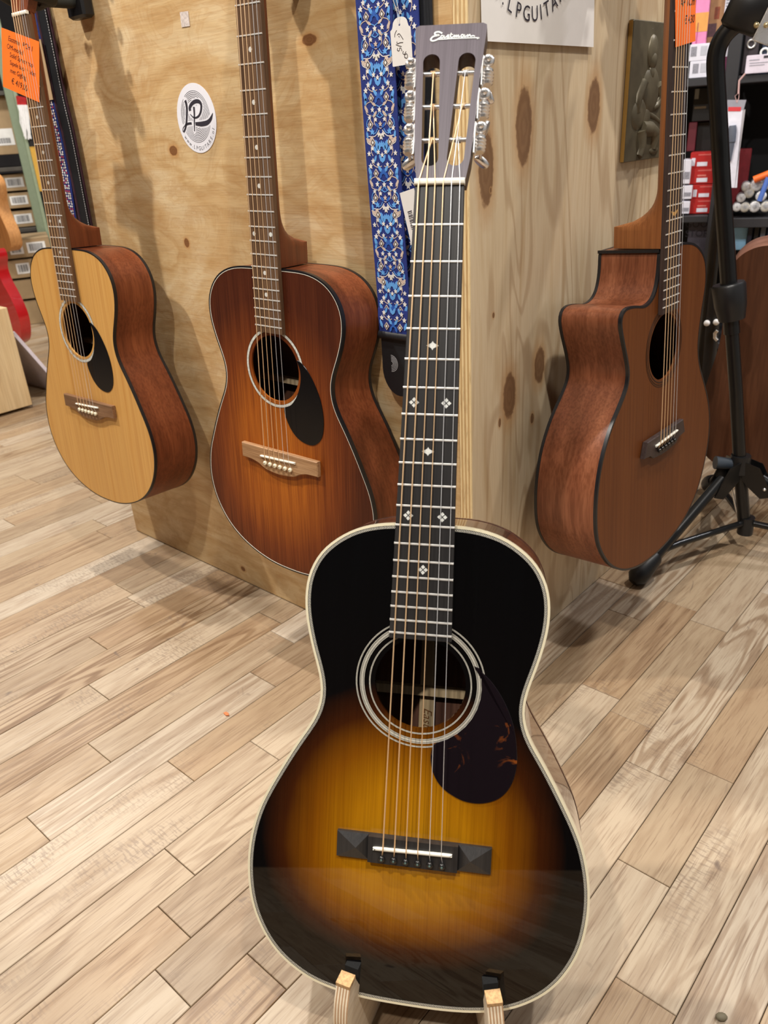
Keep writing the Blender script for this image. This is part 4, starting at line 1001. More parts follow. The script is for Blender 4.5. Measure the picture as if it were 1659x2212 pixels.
# ------------------------------------------------------------------ blue embroidered strap
def embroidery(mb, w, y0, y1, per, zf, seed=0):
    """mirrored floral motif repeated along the webbing; material slots: 0 white, 1 light blue, 2 mid blue, 3 beige"""
    def flower(x, y, r, mi):
        mb.cur = mi; r *= 1.12
        pts = [(x + r * (1 if q % 2 == 0 else .48) * cos(2 * pi * q / 10 + .3), y + r * (1 if q % 2 == 0 else .48) * sin(2 * pi * q / 10 + .3)) for q in range(10)]
        mb.prism(pts, zf(y), zf(y) + .0006)
    def vine(P, wd, mi):
        mb.cur = mi; Q = spline(P, False, 4); zz = sum(zf(p[1]) for p in Q) / len(Q)
        mb.ribbon(Q, wd, zz, .0004)
    def diamond(x, y, r):
        for kk, mi in ((1, 3), (.72, 4), (.42, 0)): mb.cur = mi; mb.prism([(x + r * kk * .8, y), (x, y + r * kk), (x - r * kk * .8, y), (x, y - r * kk)], zf(y), zf(y) + .0006 + (1 - kk) * .0004)
    def leaf(x, y, r, a, mi):
        mb.cur = mi; r *= 1.2; P = [(-1, 0), (-.3, .38), (.5, .3), (1, 0), (.5, -.3), (-.3, -.38)]
        mb.prism([(x + r * (p * cos(a) - q * sin(a)), y + r * (p * sin(a) + q * cos(a))) for p, q in P], zf(y), zf(y) + .0005)
    H = w / 2; y = y1; k = 0
    while y > y0 + .01:
        L = min(per, y - y0); f = lambda v: y - v * per
        ok = lambda v: f(v) > y0 + .002
        for sg in (-1, 1):
            X = lambda u: sg * u * H
            for u, v, r, mi in ((.62, .05, .0032, 0), (.30, .10, .0027, 0), (.80, .12, .0034, 0), (.45, .37, .0030, 0), (.66, .47, .0028, 0), (.28, .50, .0026, 0), (.80, .62, .0030, 0), (.24, .93, .0030, 0), (.60, .88, .0027, 0), (.85, .95, .0030, 0), (.55, .66, .0038, 1), (.12, .70, .0032, 0)):
                if ok(v): flower(X(u), f(v), r, mi)
            for u, v in ((.48, .22), (.62, .56), (.55, .80)):
                if ok(v + .04): diamond(X(u), f(v), .0056)
            for u, v, r, a, mi in ((.86, .20, .0050, 1.2, 1), (.86, .26, .0040, 1.9, 1), (.20, .16, .0046, .9, 1), (.18, .25, .0040, 2.0, 2), (.34, .30, .0036, .5, 3), (.84, .36, .0042, 1.0, 3), (.30, .43, .0040, 2.3, 3), (.20, .58, .0038, .7, 2), (.30, .84, .0056, 1.3, 1), (.16, .86, .0050, 1.8, 1), (.44, .90, .0045, 1.0, 1), (.78, .78, .0052, .6, 3), (.62, .74, .0036, 2.6, 3), (.88, .70, .0036, 1.4, 1), (.10, .02, .0046, 1.1, 1), (.46, .02, .0040, 2.0, 1)):
                if ok(v + .02): leaf(X(u), f(v), r, a if sg > 0 else pi - a, mi)
            for P, mi in (([(.0, .34), (.30, .31), (.42, .38), (.20, .45), (.0, .40)], 1), ([(.48, .26), (.84, .30), (.82, .42), (.40, .46), (.36, .56), (.0, .62)], 3), ([(.0, .48), (.4, .44), (.80, .50), (.84, .60), (.4, .68), (.20, .62)], 1), ([(.10, .64), (.40, .72), (.86, .72), (.90, .80), (.6, .84)], 0), ([(.24, .80), (.50, .78), (.60, .86), (.40, .94)], 1), ([(.08, .12), (.34, .14), (.62, .10), (.70, .04)], 3), ([(.66, .84), (.70, .92), (.60, .98)], 3)):
                if all(ok(v) for u, v in P): vine([(X(u), f(v)) for u, v in P], .0009, mi)
        for v, r, mi in ((.20, .0040, 2), (.375, .0032, 0), (.56, .0030, 3), (.73, .0036, 0), (.83, .0040, 1), (.97, .0028, 0)):
            if ok(v): flower(0, f(v), r, mi)
        y -= per; k += 1
emb = [plain('white_thread', srgb(226, 222, 216), 0.8, var=.1), plain('sky_blue_thread', srgb(96, 160, 226), 0.75, var=.1), plain('mid_blue_thread', srgb(40, 92, 178), 0.75, var=.1), plain('beige_thread', srgb(204, 184, 170), 0.8, var=.1), plain('dark_thread', srgb(24, 22, 34), 0.8)]
def webbing_mat(name, c):
    t = NT(name); nz = t.noise(t.coord('Object', (1, 1, 1)), 900, 2); t.bump(nz, .4, .0004)
    return t.set(t.ramp(nz, [(.3, tuple(q * .7 for q in c[:3])), (.7, c[:3])]), 0.75)
M['navy'] = webbing_mat('navy_webbing', srgb(28, 48, 128))
M['leather'] = plain('black_leather', srgb(26, 27, 31), 0.5, var=.15, scale=300)
def webbing(path, w, th=.0016):
    """strip along path of (x, z, y) centre points, width along x"""
    mb = MB(); mb.loft([[(x - w / 2, y, z), (x + w / 2, y, z), (x + w / 2, y - th, z), (x - w / 2, y - th, z)] for x, z, y in path]); return mb
def blue_strap():
    root = empty('embroidered_strap', 'blue embroidered floral guitar strap hanging on the plywood beside the pillar corner', 'strap', (-.112, -.014, .49))
    W = .0565; L = root.location
    # front layer
    path = [(-.1195, 1.40, -.020), (-.1190, 1.1, -.022), (-.1185, .97, -.022), (-.1170, .80, -.022), (-.1130, .66, -.022), (-.1115, .585, -.021)]
    path = spline(path, False, 6)
    f = webbing(path, W); f.build('front_webbing', M['navy'], root, 40, off=L)
    def cx(z):
        for a, b in zip(path[:-1], path[1:]):
            if b[1] <= z <= a[1]: t = (a[1] - z) / (a[1] - b[1] + 1e-9); return a[0] + (b[0] - a[0]) * t, a[2] + (b[2] - a[2]) * t
        return path[-1][0], path[-1][2]
    def place(mb, cxf, yoff):
        vs = []
        for v in mb.v:
            c, yy = cxf(v[1]); vs.append((c + v[0], yy - yoff - v[2], v[1]))
        mb.v = vs
    mb = MB(); embroidery(mb, W * .92, .6, 1.06, .0860, lambda v: 0.0); place(mb, cx, .0016)
    tag(mb.build('embroidery', emb, root, None, off=L), kind='stuff')
    # folded bottom piece above the leather
    p2 = [(-.1108, .6115, -.0245), (-.1105, .600, -.0255), (-.1100, .578, -.0245)]
    webbing(p2, W * .97).build('folded_end', M['navy'], root, 40, off=L)
    mb = MB(); embroidery(mb, W * .9, .580, .612, .1075, lambda v: 0.0); place(mb, lambda z: (-.1104, -.0250), .0022)
    tag(mb.build('end_embroidery', emb, root, None, off=L), kind='stuff')
    # rear layer, seen at the right
    pr = spline([(-.0905, 1.40, -.006), (-.0900, 1.1, -.007), (-.0895, .97, -.008), (-.0885, .80, -.008), (-.0860, .66, -.008), (-.0850, .575, -.009)], False, 6)
    webbing(pr, W * .96).build('rear_webbing', M['navy'], root, 40, off=L)
    def cx2(z):
        for a, b in zip(pr[:-1], pr[1:]):
            if b[1] <= z <= a[1]: t = (a[1] - z) / (a[1] - b[1] + 1e-9); return a[0] + (b[0] - a[0]) * t, a[2] + (b[2] - a[2]) * t
        return pr[-1][0], pr[-1][2]
    mb = MB(); embroidery(mb, W * .9, .6, 1.06, .1075, lambda v: 0.0); place(mb, cx2, .0016)
    tag(mb.build('rear_embroidery', emb, root, None, off=L), kind='stuff')
    # leather end tab
    tab = [(-.030, .0), (.030, .0), (.0305, -.052)] + [(.0305 * cos(a), -.052 - .038 * sin(a)) for a in [pi * q / 16 for q in range(1, 16)]] + [(-.0305, -.052)]
    lt = plate_with_holes('leather_tab', [(x - .1085, y + .578) for x, y in tab], [circle(-.0965, .5120, .0036, 16)], .0195, .0225, M['leather'], root)
    lt.matrix_local = Matrix.Translation(-L) @ Matrix(((1, 0, 0, 0), (0, 0, -1, 0), (0, 1, 0, 0), (0, 0, 0, 1)))
    MB().tube([(-.139, -.0225, .575), (-.079, -.0225, .575)], .0065, 10).build('leather_fold', M['leather'], root, 50, off=L)
    lo = MB()
    for i in range(5): ringmesh(lo, (-.122, .5345), .0028 + i * .0021, .0038 + i * .0021, .0226, .0002, 16, radians(-90), radians(90))
    o = lo.build('tab_print', plain('silver_print', srgb(168, 168, 172), 0.5), root); o.matrix_local = Matrix.Translation(-L) @ Matrix(((1, 0, 0, 0), (0, 0, -1, 0), (0, 1, 0, 0), (0, 0, 0, 1)))
    MB().bbox(-.086, -.046, -.0055, -.003, .50, 1.40, .0008).build('dark_strip', M['leather'], root, None, off=L)  # flat dark strip showing along the right edge of the rear webbing
blue_strap()

# hang tag of the strap
def hang_tag():
    c = Vector((-.0742, -.0285, .9235)); Rr = Matrix(((1, 0, 0), (0, 0, -1), (0, 1, 0))) @ Matrix.Rotation(radians(2), 3, 'Z')
    root = empty('hang_tag', 'white paper price tag on a thread hanging from the blue strap', 'price tag', c, Rr)
    k = 1.02
    P = [(-.0150, -.0225), (-.0142, -.0232), (.0142, -.0232), (.0150, -.0225), (.0150, .0125)] + spline([(.0150, .0125), (.0125, .0140), (.0112, .0165), (.0098, .0205), (.0060, .0235), (0, .0246), (-.0060, .0235), (-.0098, .0205), (-.0112, .0165), (-.0125, .0140), (-.0150, .0125)], False, 4)[1:]
    plate_with_holes('card', [(x * k, y * k) for x, y in P], [circle(-.0010, .0175, .0013, 14)], 0, .0005, M['paper'], root)
    ink = MB()
    def s(P, w=.0007): ink.ribbon(spline([(x / 1000, y / 1000) for x, y in P], False, 6), w, .0006, .0001)
    s([(-5.5, 12.5), (-8.5, 9), (-9.0, 6.0)]); s([(-5.0, 7.6), (-2.2, 8.6), (.5, 6), (3.5, 2.0)]); s([(-3.2, 6.3), (-1.8, 5.2)])
    s([(-6.0, 1.2), (-5.8, -1.0), (-1.5, -.6), (3, -1.0)]); s([(-8.0, -1.6), (-3.8, -3.4), (.4, -4.6)])
    s([(-5.6, -5.4), (-6.4, -7.6), (-3.6, -8.4), (-2.6, -5.8), (-.6, -6.4), (.5, -9.2)])
    s([(2.8, -9.6), (1.6, -11.6), (3.8, -13.2), (5.6, -11.4), (6.8, -10.6)]); s([(4.2, -16), (6.8, -17.4), (8.4, -15.4), (7.4, -13), (4.8, -13.4), (3.8, -15.4), (5, -17)])
    ink.build('handwriting', M['pen'], root)
    th = MB()
    for dx in (-.0012, .0016): th.tube([(-.0010, .0175, .0008), (dx - .001, .030, .0016), (dx * 2 - .004, .046, .004), (-.006 + dx, .090, .006)], .00035, 6)
    th.build('thread', M['white'], root, 60)
hang_tag()
# small barcode tag half hidden behind the fingerboard
bt = empty('barcode_tag', 'small white barcode tag behind the blue strap next to the fingerboard', 'tag', (-.0660, -.0300, .732), Matrix(((1, 0, 0), (0, 0, -1), (0, 1, 0))) @ Matrix.Rotation(radians(14), 3, 'Z'))
MB().box(-.012, .012, -.032, .032, 0, .0006).build('card', M['paper'], bt)
mb = MB(); 
for i in range(12): mb.box(-.006, .001, -.014 + i * .0019, -.0134 + i * .0019 + .0003 * (i % 3), .0006, .0008)
mb.build('barcode', M['ink'], bt)

# ------------------------------------------------------------------ straps at the left end of the plywood
def left_straps():
    vel = plain('maroon_velvet', srgb(54, 24, 36), 0.9, var=.3, scale=120); thr = M['white']
    a = empty('leather_strap', 'black stitched leather strap with maroon edges hanging at the plywood end', 'strap', (-.905, -.006, .60)); L = a.location
    p1 = spline([(-.905, 1.40, -.004), (-.908, 1.05, -.005), (-.907, .93, -.007), (-.904, .86, -.007), (-.906, .78, -.007), (-.911, .70, -.006), (-.914, .60, -.006)], False, 6)
    webbing(p1, .050, .003).build('velvet_backing', vel, a, 40, off=L)
    webbing([(x + .006, z, y - .0032) for x, z, y in p1], .030, .002).build('leather_face', M['leather'], a, 40, off=L)
    st = MB()
    for x, z, y in resample([(x + .0190, z, y - .0056) for x, z, y in p1 if z < 1.1], 120, False): st.box(x - .0004, x + .0004, y - .0002, y + .0003, z - .0013, z + .0013)
    tag(st.build('stitching', thr, a, None, off=L), kind='stuff')
    MB().tube([(x - .011, y - .004, z) for x, z, y in p1], .0035, 8).build('piping', vel, a, 50, off=L)
    b = empty('woven_strap', 'narrow woven strap in a brown paper sleeve beside the spruce guitar neck', 'strap', (-.95, -.012, .62)); L = b.location
    p2 = spline([(-.940, 1.38, -.010), (-.940, 1.05, -.011), (-.939, .93, -.0125), (-.940, .80, -.0125), (-.952, .70, -.0125), (-.958, .60, -.0125)], False, 6)
    webbing(p2, .040, .0016).build('webbing', M['navy'], b, 40, off=L)
    mb = MB(); r = random.Random(3)
    for z in [.61 + i * .0046 for i in range(95)]:
        for u in (-.014, -.007, 0, .007, .014):
            x = (-.940 if z > .8 else -.940 - (.8 - z) * .11) + u + r.uniform(-.001, .001); zz = z + r.uniform(-.001, .001); mb.cur = r.choice((0, 0, 0, 1, 2))
            mb.add([(x - .0028, -.0152, zz), (x, -.0152, zz - .0024), (x + .0028, -.0152, zz), (x, -.0152, zz + .0024)], [(0, 1, 2, 3)])
    tag(mb.build('weave_pattern', [emb[0], plain('red_thread', srgb(170, 60, 80), .8), emb[3]], b, None, off=L), kind='stuff')
    webbing(spline([(-.936, 1.012, -.0165), (-.9365, .96, -.0165), (-.9375, .917, -.0165)], False, 4), .046, .0012).build('paper_sleeve', plain('brown_paper', srgb(186, 158, 122), .75, var=.04), b, 40, off=L)
left_straps()

# ------------------------------------------------------------------ tripod stand with a guitar seen from behind
def upright_frame(px, py, dist):
    """vertical plane facing the viewer's heading at the given horizontal distance"""
    d = ray(px, py); h = Vector((d.x, d.y, 0)).normalized(); o = Vector((CC.x, CC.y, 0)) + h * dist
    return o, -h, Vector((h.y, -h.x, 0))          # origin on the floor, normal, u axis (to the right)
def uz(px, py, F):
    p = on_plane(px, py, F[0], F[1]); return ((p - F[0]).dot(F[2]), p.z)
def tripod():
    base = Vector((.1889, .7166, 0)); h = (base - Vector((CC.x, CC.y, 0))).normalized(); F = (base, -h, Vector((h.y, -h.x, 0)))
    root = empty('tripod_stand', 'black tripod guitar stand with bent tube beside the cutaway guitar', 'stand', base); L = base
    P = lambda px, py: on_plane(px, py, base, h)
    W = lambda mb, name, mat, sm=50, par=None: mb.build(name, mat, par or root, sm, off=L)
    hub = P(1598, 1003); low = P(1609, 1148)
    W(MB().tube([low, hub, P(1590, 845), P(1580, 700)], .0125, 16), 'lower_tube', M['black_satin'])
    top = [P(x, y) for x, y in spline([(1581, 720), (1571, 560), (1560, 400), (1552, 250), (1546, 150), (1549, 110), (1562, 80), (1582, 58), (1604, 44), (1616, 36)], False, 5)]
    W(MB().tube(top, .0148, 16), 'bent_tube', M['black_satin'])
    c0, c1 = P(1573.5, 612), P(1581, 690)
    W(MB().tube([c0, c0 + (c1 - c0) * .06, c0 + (c1 - c0) * .6, c1], [.0275, .0300, .0285, .0235], 20), 'clutch_collar', M['black_plastic'])
    # head clamp with rivets and a clear plate
    hc = P(1618, 26); u = F[2]; HMx = Matrix.Translation(hc) @ Matrix((tuple(u), tuple(h), (0, 0, 1))).transposed().to_4x4() @ Matrix.Rotation(radians(22), 4, 'Y')
    mb = MB(); mb.bbox(-.034, .030, -.022, .022, -.030, .046, .007, HMx); W(mb, 'head_clamp', M['black_plastic'])
    for dx, dz in ((.020, .030), (.034, .036), (.022, -.014), (.036, -.010)):
        mb = MB(); mb.ball(HMx @ Vector((dx, -.0235, dz)), .0048, 12, 7); W(mb, 'rivet', plain('brass_rivet', srgb(206, 190, 150), .3, .8))
    clear = NT('clear_plate'); clear.set((.9, .92, .95, 1), .12); clear.b.inputs['Transmission Weight'].default_value = .75
    mb = MB(); mb.bbox(.026, .085, -.026, -.022, -.035, .06, .002, HMx); W(mb, 'clear_plate', clear.m)
    # legs
    mb = MB(); mb.tube([hub + Vector((0, 0, .020)), hub - Vector((0, 0, .016))], [.019, .022], 16)
    W(mb, 'hub', M['black_plastic'])
    foot = Vector((.071, .456, 0)); v0 = foot - base; v0.z = 0
    kn = hub - F[2] * .045 + Vector((0, 0, .006)) - h * .02; mb = MB(); mb.tube([kn, kn + (hub - kn) * .8], [.0135, .0105], 12); W(mb, 'wing_knob', plain('blue_grey_plastic', srgb(60, 68, 78), .45))
    for k in range(3):
        a = 2 * pi / 3 * k; v = Vector((v0.x * cos(a) - v0.y * sin(a), v0.x * sin(a) + v0.y * cos(a), 0)); e = v.normalized()
        f = base + v + Vector((0, 0, .020)); s0 = hub + e * .055 - Vector((0, 0, .030))
        n = e.cross(Vector((0, 0, 1)))
        lg = MB().tube([s0 - e * .012 + Vector((0, 0, .008)), f], .0105, 12); lo = W(lg, 'leg', M['black_satin'])
        dd = (f - s0).normalized()
        fb = MB(); fb.tube([f - dd * .055, f - dd * .048, f - dd * .010, f + dd * .006, f + dd * .018], [.0125, .0165, .0205, .0195, .010], 16); W(fb, 'rubber_foot', M['rubber'])
        for sg in (-1, 1):
            br = MB(); M4 = None
            q = [hub + Vector((0, 0, .012)) + e * .010, hub + e * .040 + Vector((0, 0, .004)), s0 + e * .018 - Vector((0, 0, .022)), s0 - e * .006 - Vector((0, 0, .030)), hub + e * .024 - Vector((0, 0, .040)), hub - Vector((0, 0, .026)) + e * .010]
            w_ = n * (sg * .0125); w2 = n * (sg * .0150)
            vs = [p + w_ for p in q] + [p + w2 for p in q]; m = len(q)
            br.add(vs, [tuple(range(m)), tuple(range(2 * m - 1, m - 1, -1))] + [(i, (i + 1) % m, m + (i + 1) % m, m + i) for i in range(m)]); W(br, 'leg_bracket', M['black_satin'], None)
        rv = MB(); rv.ball(s0 + n * .0155 - Vector((0, 0, .008)), .0035, 10, 6); W(rv, 'rivet', M['chrome'])
        mid = s0 + (f - s0) * .74; mb = MB(); mb.tube([low + Vector((0, 0, .022)) + e * .014, mid - e * .05 + Vector((0, 0, .004)), mid], .0068, 10); W(mb, 'brace', M['black_satin'])
    mb = MB(); mb.tube([low - Vector((0, 0, .004)), low + Vector((0, 0, .034))], .0155, 14); W(mb, 'brace_collar', M['black_plastic'])
    rod = MB(); rod.tube([hub + Vector((0, 0, -.02)) - F[2] * .020, low + Vector((0, 0, .030)) - F[2] * .017], .0022, 8); W(rod, 'tension_rod', M['chrome'])
    return base, h, F
tb, th_, tF = tripod()

def turned_guitar():
    """only the left half is in view: brown back, rim, heel of the neck"""
    base = tb + th_ * .16; u = tF[2]
    P = lambda px, py: on_plane(px, py, base, th_)
    lean = Matrix.Rotation(radians(4), 3, 'X')
    c = P(1668, 1030)
    R = Matrix((tuple(u), tuple(th_), (0, 0, 1))).transposed()       # local x right, y away, z up
    root = empty('turned_acoustic_guitar', 'brown acoustic guitar turned away, its back behind the tripod stand', 'guitar', c, R)
    out = half_outline([(0, -.36), (.06, -.36), (.095, -.364), (.122, -.380), (.140, -.408), (.1445, -.440), (.142, -.480), (.139, -.520), (.142, -.570), (.153, -.630), (.163, -.690), (.166, -.735), (.158, -.785), (.132, -.824), (.09, -.843), (.04, -.849), (0, -.849)])
    pts = [(x, y + .849) for x, y in out]; n = len(pts)
    bw = wood('brown_back_wood', (srgb(74, 42, 26), srgb(92, 54, 33), srgb(108, 66, 42)), 'Z', 40, .06, .42, big=8, fine=.3)
    rim = wood('reddish_rim_wood', (srgb(122, 82, 66), srgb(142, 98, 80), srgb(158, 112, 92)), 'X', 50, .06, .45, big=8, fine=.25)
    tilt = Matrix.Rotation(radians(3), 4, 'X')
    A = [tilt @ Vector((x, 0, z)) for x, z in pts]; B = [tilt @ Vector((x, .105, z)) for x, z in pts]
    mb = MB(); mb.add(A, [tuple(range(n))]); mb.build('back_plate', bw, root)
    mb = MB(); mb.add(A + B, [(i, (i + 1) % n, n + (i + 1) % n, n + i) for i in range(n)]); mb.build('body_side', rim, root, 40)
    mb = MB(); mb.add(B, [tuple(range(n))]); mb.build('soundboard', M['spruce'], root)
    hl = MB(); hl.loft([[tilt @ Vector(q) for q in ((-.027, .100, z), (-.024 * w_, .100 - d * .55, z), (-.010 * w_, .100 - d, z), (.010 * w_, .100 - d, z), (.024 * w_, .100 - d * .55, z), (.027, .100, z))] for z, d, w_ in ((.488, .085, 1), (.515, .080, 1), (.530, .055, 1), (.545, .030, 1), (.60, .021, .95), (1.12, .018, .85))])
    hl.build('neck', M['neckwood'], root, 50)
    MB().prism([(-.030, 1.115), (.030, 1.115), (.037, 1.16), (.034, 1.28), (-.034, 1.28), (-.037, 1.16)], -.100, -.085, tilt @ Matrix(((1, 0, 0, 0), (0, 0, -1, 0), (0, 1, 0, 0), (0, 0, 0, 1)))).build('headstock', M['neckwood'], root)
turned_guitar()

# ------------------------------------------------------------------ shelf rack at the right with its goods
SF = upright_frame(1590, 300, 2.95)
SO, SN, SU = SF; SDEEP = -SN
SR = Matrix((tuple(SU), tuple(SDEEP), (0, 0, 1))).transposed()
def S2(px, py): return uz(px, py, SF)
def sbox(name, label, cat, x0, y0, x1, y1, mat, deep=.12, front=0.0, prints=(), group=None, bevel=.0015, yaw=0.0):
    """a carton standing on the rack, measured by its front face; prints = (u0,v0,u1,v1,mat) in face fractions from top left"""
    a = S2(x0, y0); b = S2(x1, y1); c = S2(x0, y1)
    u0, u1 = (a[0] + c[0]) / 2, b[0]; z1, z0 = a[1], (b[1] + c[1]) / 2
    w_, h_ = u1 - u0, z1 - z0
    root = empty(name, label, cat, SO + SU * ((u0 + u1) / 2) + SDEEP * front + Vector((0, 0, z0)), SR @ Matrix.Rotation(yaw, 3, 'Z'), group)
    MB().bbox(-w_ / 2, w_ / 2, 0, deep, 0, h_, bevel).build('carton', mat, root)
    for i, (p0, q0, p1, q1, m) in enumerate(prints):
        MB().box(-w_ / 2 + w_ * p0, -w_ / 2 + w_ * p1, -.0006, .0002, h_ * (1 - q1), h_ * (1 - q0)).build('print', m, root)
    return root, w_, h_
shm = plain('black_shelf_steel', srgb(40, 40, 44), .5)
def rack():
    root = empty('shelf_rack', 'black steel shelf rack crowded with accessories behind the tripod stand', 'shelf', SO + SU * 0.0, SR)
    uA = S2(1470, 177)[0] - .25; uP = S2(1588, 100)[0]; uB = uP + .75
    zA = S2(1510, 169)[1]; zB = S2(1640, 160)[1]; zC = S2(1512, 465)[1]; zD = S2(1620, 470)[1]
    def shelf(u0, u1, z, t=.022): MB().bbox(u0, u1, -.01, .34, z - t, z - .0005, .002).build('shelf_board', shm, root)
    shelf(uA, uP - .02, zA); shelf(uP + .02, uB, zB); shelf(uA, uP - .02, zC); shelf(uP + .02, uB, zD, .030)
    shelf(uA, uP - .02, .10); shelf(uP + .02, uB, .10); shelf(uA, uP - .02, zA + .36); shelf(uP + .02, uB, zB + .36)
    for u in (uA - .02, uP, uB + .02): MB().bbox(u - .019, u + .019, -.012, .02, 0, 1.75, .002).build('post', shm, root)
    for u in (uA - .02, uP, uB + .02): MB().bbox(u - .019, u + .019, .31, .34, 0, 1.75, .002).build('post', shm, root)
    MB().box(uA, uB, .345, .36, .0, 1.75).build('rear_panel', plain('rack_back', srgb(22, 22, 26), .8), root)
rack()
wpr = plain('label_white', srgb(222, 222, 236), .5, var=.04); gpr = plain('label_grey', srgb(140, 140, 152), .6, var=.3, scale=300); rpr = plain('string_red', srgb(176, 34, 34), .45, var=.08)
for i, (x0, y0, x1, y1) in enumerate(((1489, 96, 1530, 131), (1489, 133, 1529, 168))):
    sbox('string_box', ('white string box with grey barcode, upper of two on the rack', 'white string box with grey barcode, lower of two on the rack')[i], 'box', x0, y0, x1, y1, wpr, .10, .012, [(.06 + .1 * i, .15, .36 + .1 * i, .72, gpr), (.55, .15, .88, .7, plain('pale_print', srgb(186, 188, 200), .6))])
sbox('pink_box', 'pink and orange carton standing on the white string boxes', 'box', 1500, -30, 1524, 95, plain('pink_card', srgb(226, 140, 190), .5), .06, .016, [(0.0, .45, 1.0, .78, plain('orange_print', srgb(224, 160, 84), .5)), (.25, .62, .35, .98, plain('plum_print', srgb(190, 90, 140), .5))])
sbox('brown_photo_box', 'brown carton with a dark drum picture on the rack', 'box', 1523, -30, 1558, 95, plain('tan_photo_card', srgb(158, 118, 80), .5, var=.15, scale=40), .07, .05, [(.02, .62, .62, .85, plain('plum_photo', srgb(84, 54, 62), .5, var=.3, scale=80)), (.45, .34, .72, .55, plain('rust_photo', srgb(128, 58, 30), .5, var=.3, scale=80))])
sbox('purple_box', 'purple and white carton half hidden by the bent tube', 'box', 1556, 76, 1588, 167, plain('purple_card', srgb(116, 40, 84), .5, var=.2, scale=30), .10, .02, [(.05, .05, .45, .50, wpr), (.55, .3, .8, .8, plain('lilac', srgb(196, 190, 226), .5))])
sbox('price_sheet_box', 'white carton with fine grey text lines on the rack', 'box', 1566, -30, 1584, 42, wpr, .05, .03, [(.1, .1 + .09 * i, .9, .13 + .09 * i, gpr) for i in range(9)])
reds = [(1490, 331, 1544, 364), (1488, 365, 1545, 399), (1493, 401, 1548, 431), (1488, 432, 1545, 464)]
for i, (x0, y0, x1, y1) in enumerate(reds):
    sbox('red_string_box', ('red string box on top of the stack of four', 'red string box second from the top of the stack', 'red string box third from the top of the stack', 'red string box at the bottom of the stack')[i], 'box', x0, y0, x1, y1, rpr, .09, .03, [(.06, .35, .20, .85, wpr) if i % 2 == 0 else (.30, .42, .62, .52, plain('pink_print', srgb(214, 120, 112), .5)), (.28, .62, .68, .88, wpr), (.3, .12, .8, .2, plain('pink_print2', srgb(204, 96, 92), .5))], 'red string boxes')
for i, (x0, y0, x1, y1) in enumerate(((1473, 346, 1489, 398), (1472, 402, 1493, 431), (1470, 436, 1488, 463))):
    sbox('pale_box', ('tall white box beside the red string boxes', 'white and blue label box beside the red string boxes', 'small white striped box beside the lowest red string box')[i], 'box', x0, y0, x1, y1, wpr, .08, .012, [(.2, .5, .9, .8, gpr)])
sbox('maroon_box', 'narrow maroon box upright above the red string boxes', 'box', 1482, 266, 1497, 330, plain('maroon_card', srgb(96, 26, 40), .5), .05, .10)
sbox('dark_gear_box', 'black gear box with a pale band under the upper shelf board', 'box', 1494, 190, 1556, 262, M['black_plastic'], .12, .10, [(.02, .02, .16, .32, plain('pale_band', srgb(150, 150, 140), .5)), (.05, .55, .45, .62, plain('bronze_print', srgb(110, 92, 64), .5))])
sbox('black_gear_case', 'plain black case standing behind the red string boxes', 'box', 1500, 266, 1570, 330, M['black_plastic'], .12, .13)
sbox('maroon_carton', 'tall maroon carton behind the hanging microphone pack', 'box', 1578, 326, 1607, 463, plain('wine_card', srgb(120, 26, 36), .5, var=.15), .06, .09)
# book
bk, w_, h_ = sbox('book', 'dark grey book with black title lettering below the red boxes', 'book', 1482, 476, 1538, 600, plain('slate_cover', srgb(70, 68, 82), .6, var=.15, scale=25), .03, .03)
tx = MB(); Mb = Matrix(((1, 0, 0, 0), (0, 0, -1, -.0008), (0, 1, 0, 0), (0, 0, 0, 1)))
put_text(tx, 'GOOD L', .030, Matrix.Translation((0, 0, h_ * .86)) @ Mb); put_text(tx, 'STORIES', .030, Matrix.Translation((0, 0, h_ * .70)) @ Mb)
tx.build('title', plain('title_ink', srgb(34, 32, 46), .6), bk)
sbox('blue_card', 'pale blue glossy card upright under the right shelf board', 'card', 1581, 478, 1610, 545, plain('sky_card', srgb(150, 204, 246), .4), .004, .05)
for i in range(5):
    sbox('dark_sleeve', ('dark blue sleeve beside the pale blue card', 'black sleeve between two dark sleeves', 'grey edged sleeve under the right shelf board', 'navy sleeve next to the grey edged sleeve', 'black sleeve farthest from the pale blue card')[i], 'sleeve', 1612 + i * 14, 480, 1616 + i * 14, 575, plain('sleeve%d' % i, srgb(*((26, 30, 46), (16, 16, 20), (92, 98, 112), (24, 34, 62), (18, 18, 22))[i]), .4), .16, .03)
# right compartment: black bags with steel eyelets, price card
for i, (x0, x1, px, py) in enumerate(((1606, 1632, 1623, 94), (1645, 1685, 1652, 113))):
    r_, w_, h_ = sbox('gear_bag', ('dark bag with a steel eyelet and red edge on the rack', 'dark blue bag with a white eyelet on the rack')[i], 'bag', x0, 70, x1, 158, plain('bag%d' % i, srgb(*((48, 40, 46), (26, 40, 62))[i]), .6), .14, .02)
    p = S2(px, py); mb = MB(); q = SR.transposed() @ (SO + SU * p[0] + Vector((0, 0, p[1])) - r_.location)
    ms = Matrix.Translation((q.x, -.002, q.z)) @ Matrix.Rotation(radians(90), 4, 'X'); mb.tube([ms @ Vector((.0108 * cos(2 * pi * k_ / 20), .0108 * sin(2 * pi * k_ / 20), 0)) for k_ in range(20)], .0034, 8, closed=True); mb.build('eyelet', (M['chrome'], M['white'])[i], r_, 50)
sbox('price_sign', 'white printed price sign on the right shelf edge', 'sign', 1611, 121, 1690, 157, plain('sign_white', srgb(214, 206, 220), .5), .002, -.02, [(.08, .25, .35, .3, gpr), (.1, .42, .6, .46, gpr), (.1, .55, .5, .59, gpr), (.45, .08, .62, .22, M['ink'])])
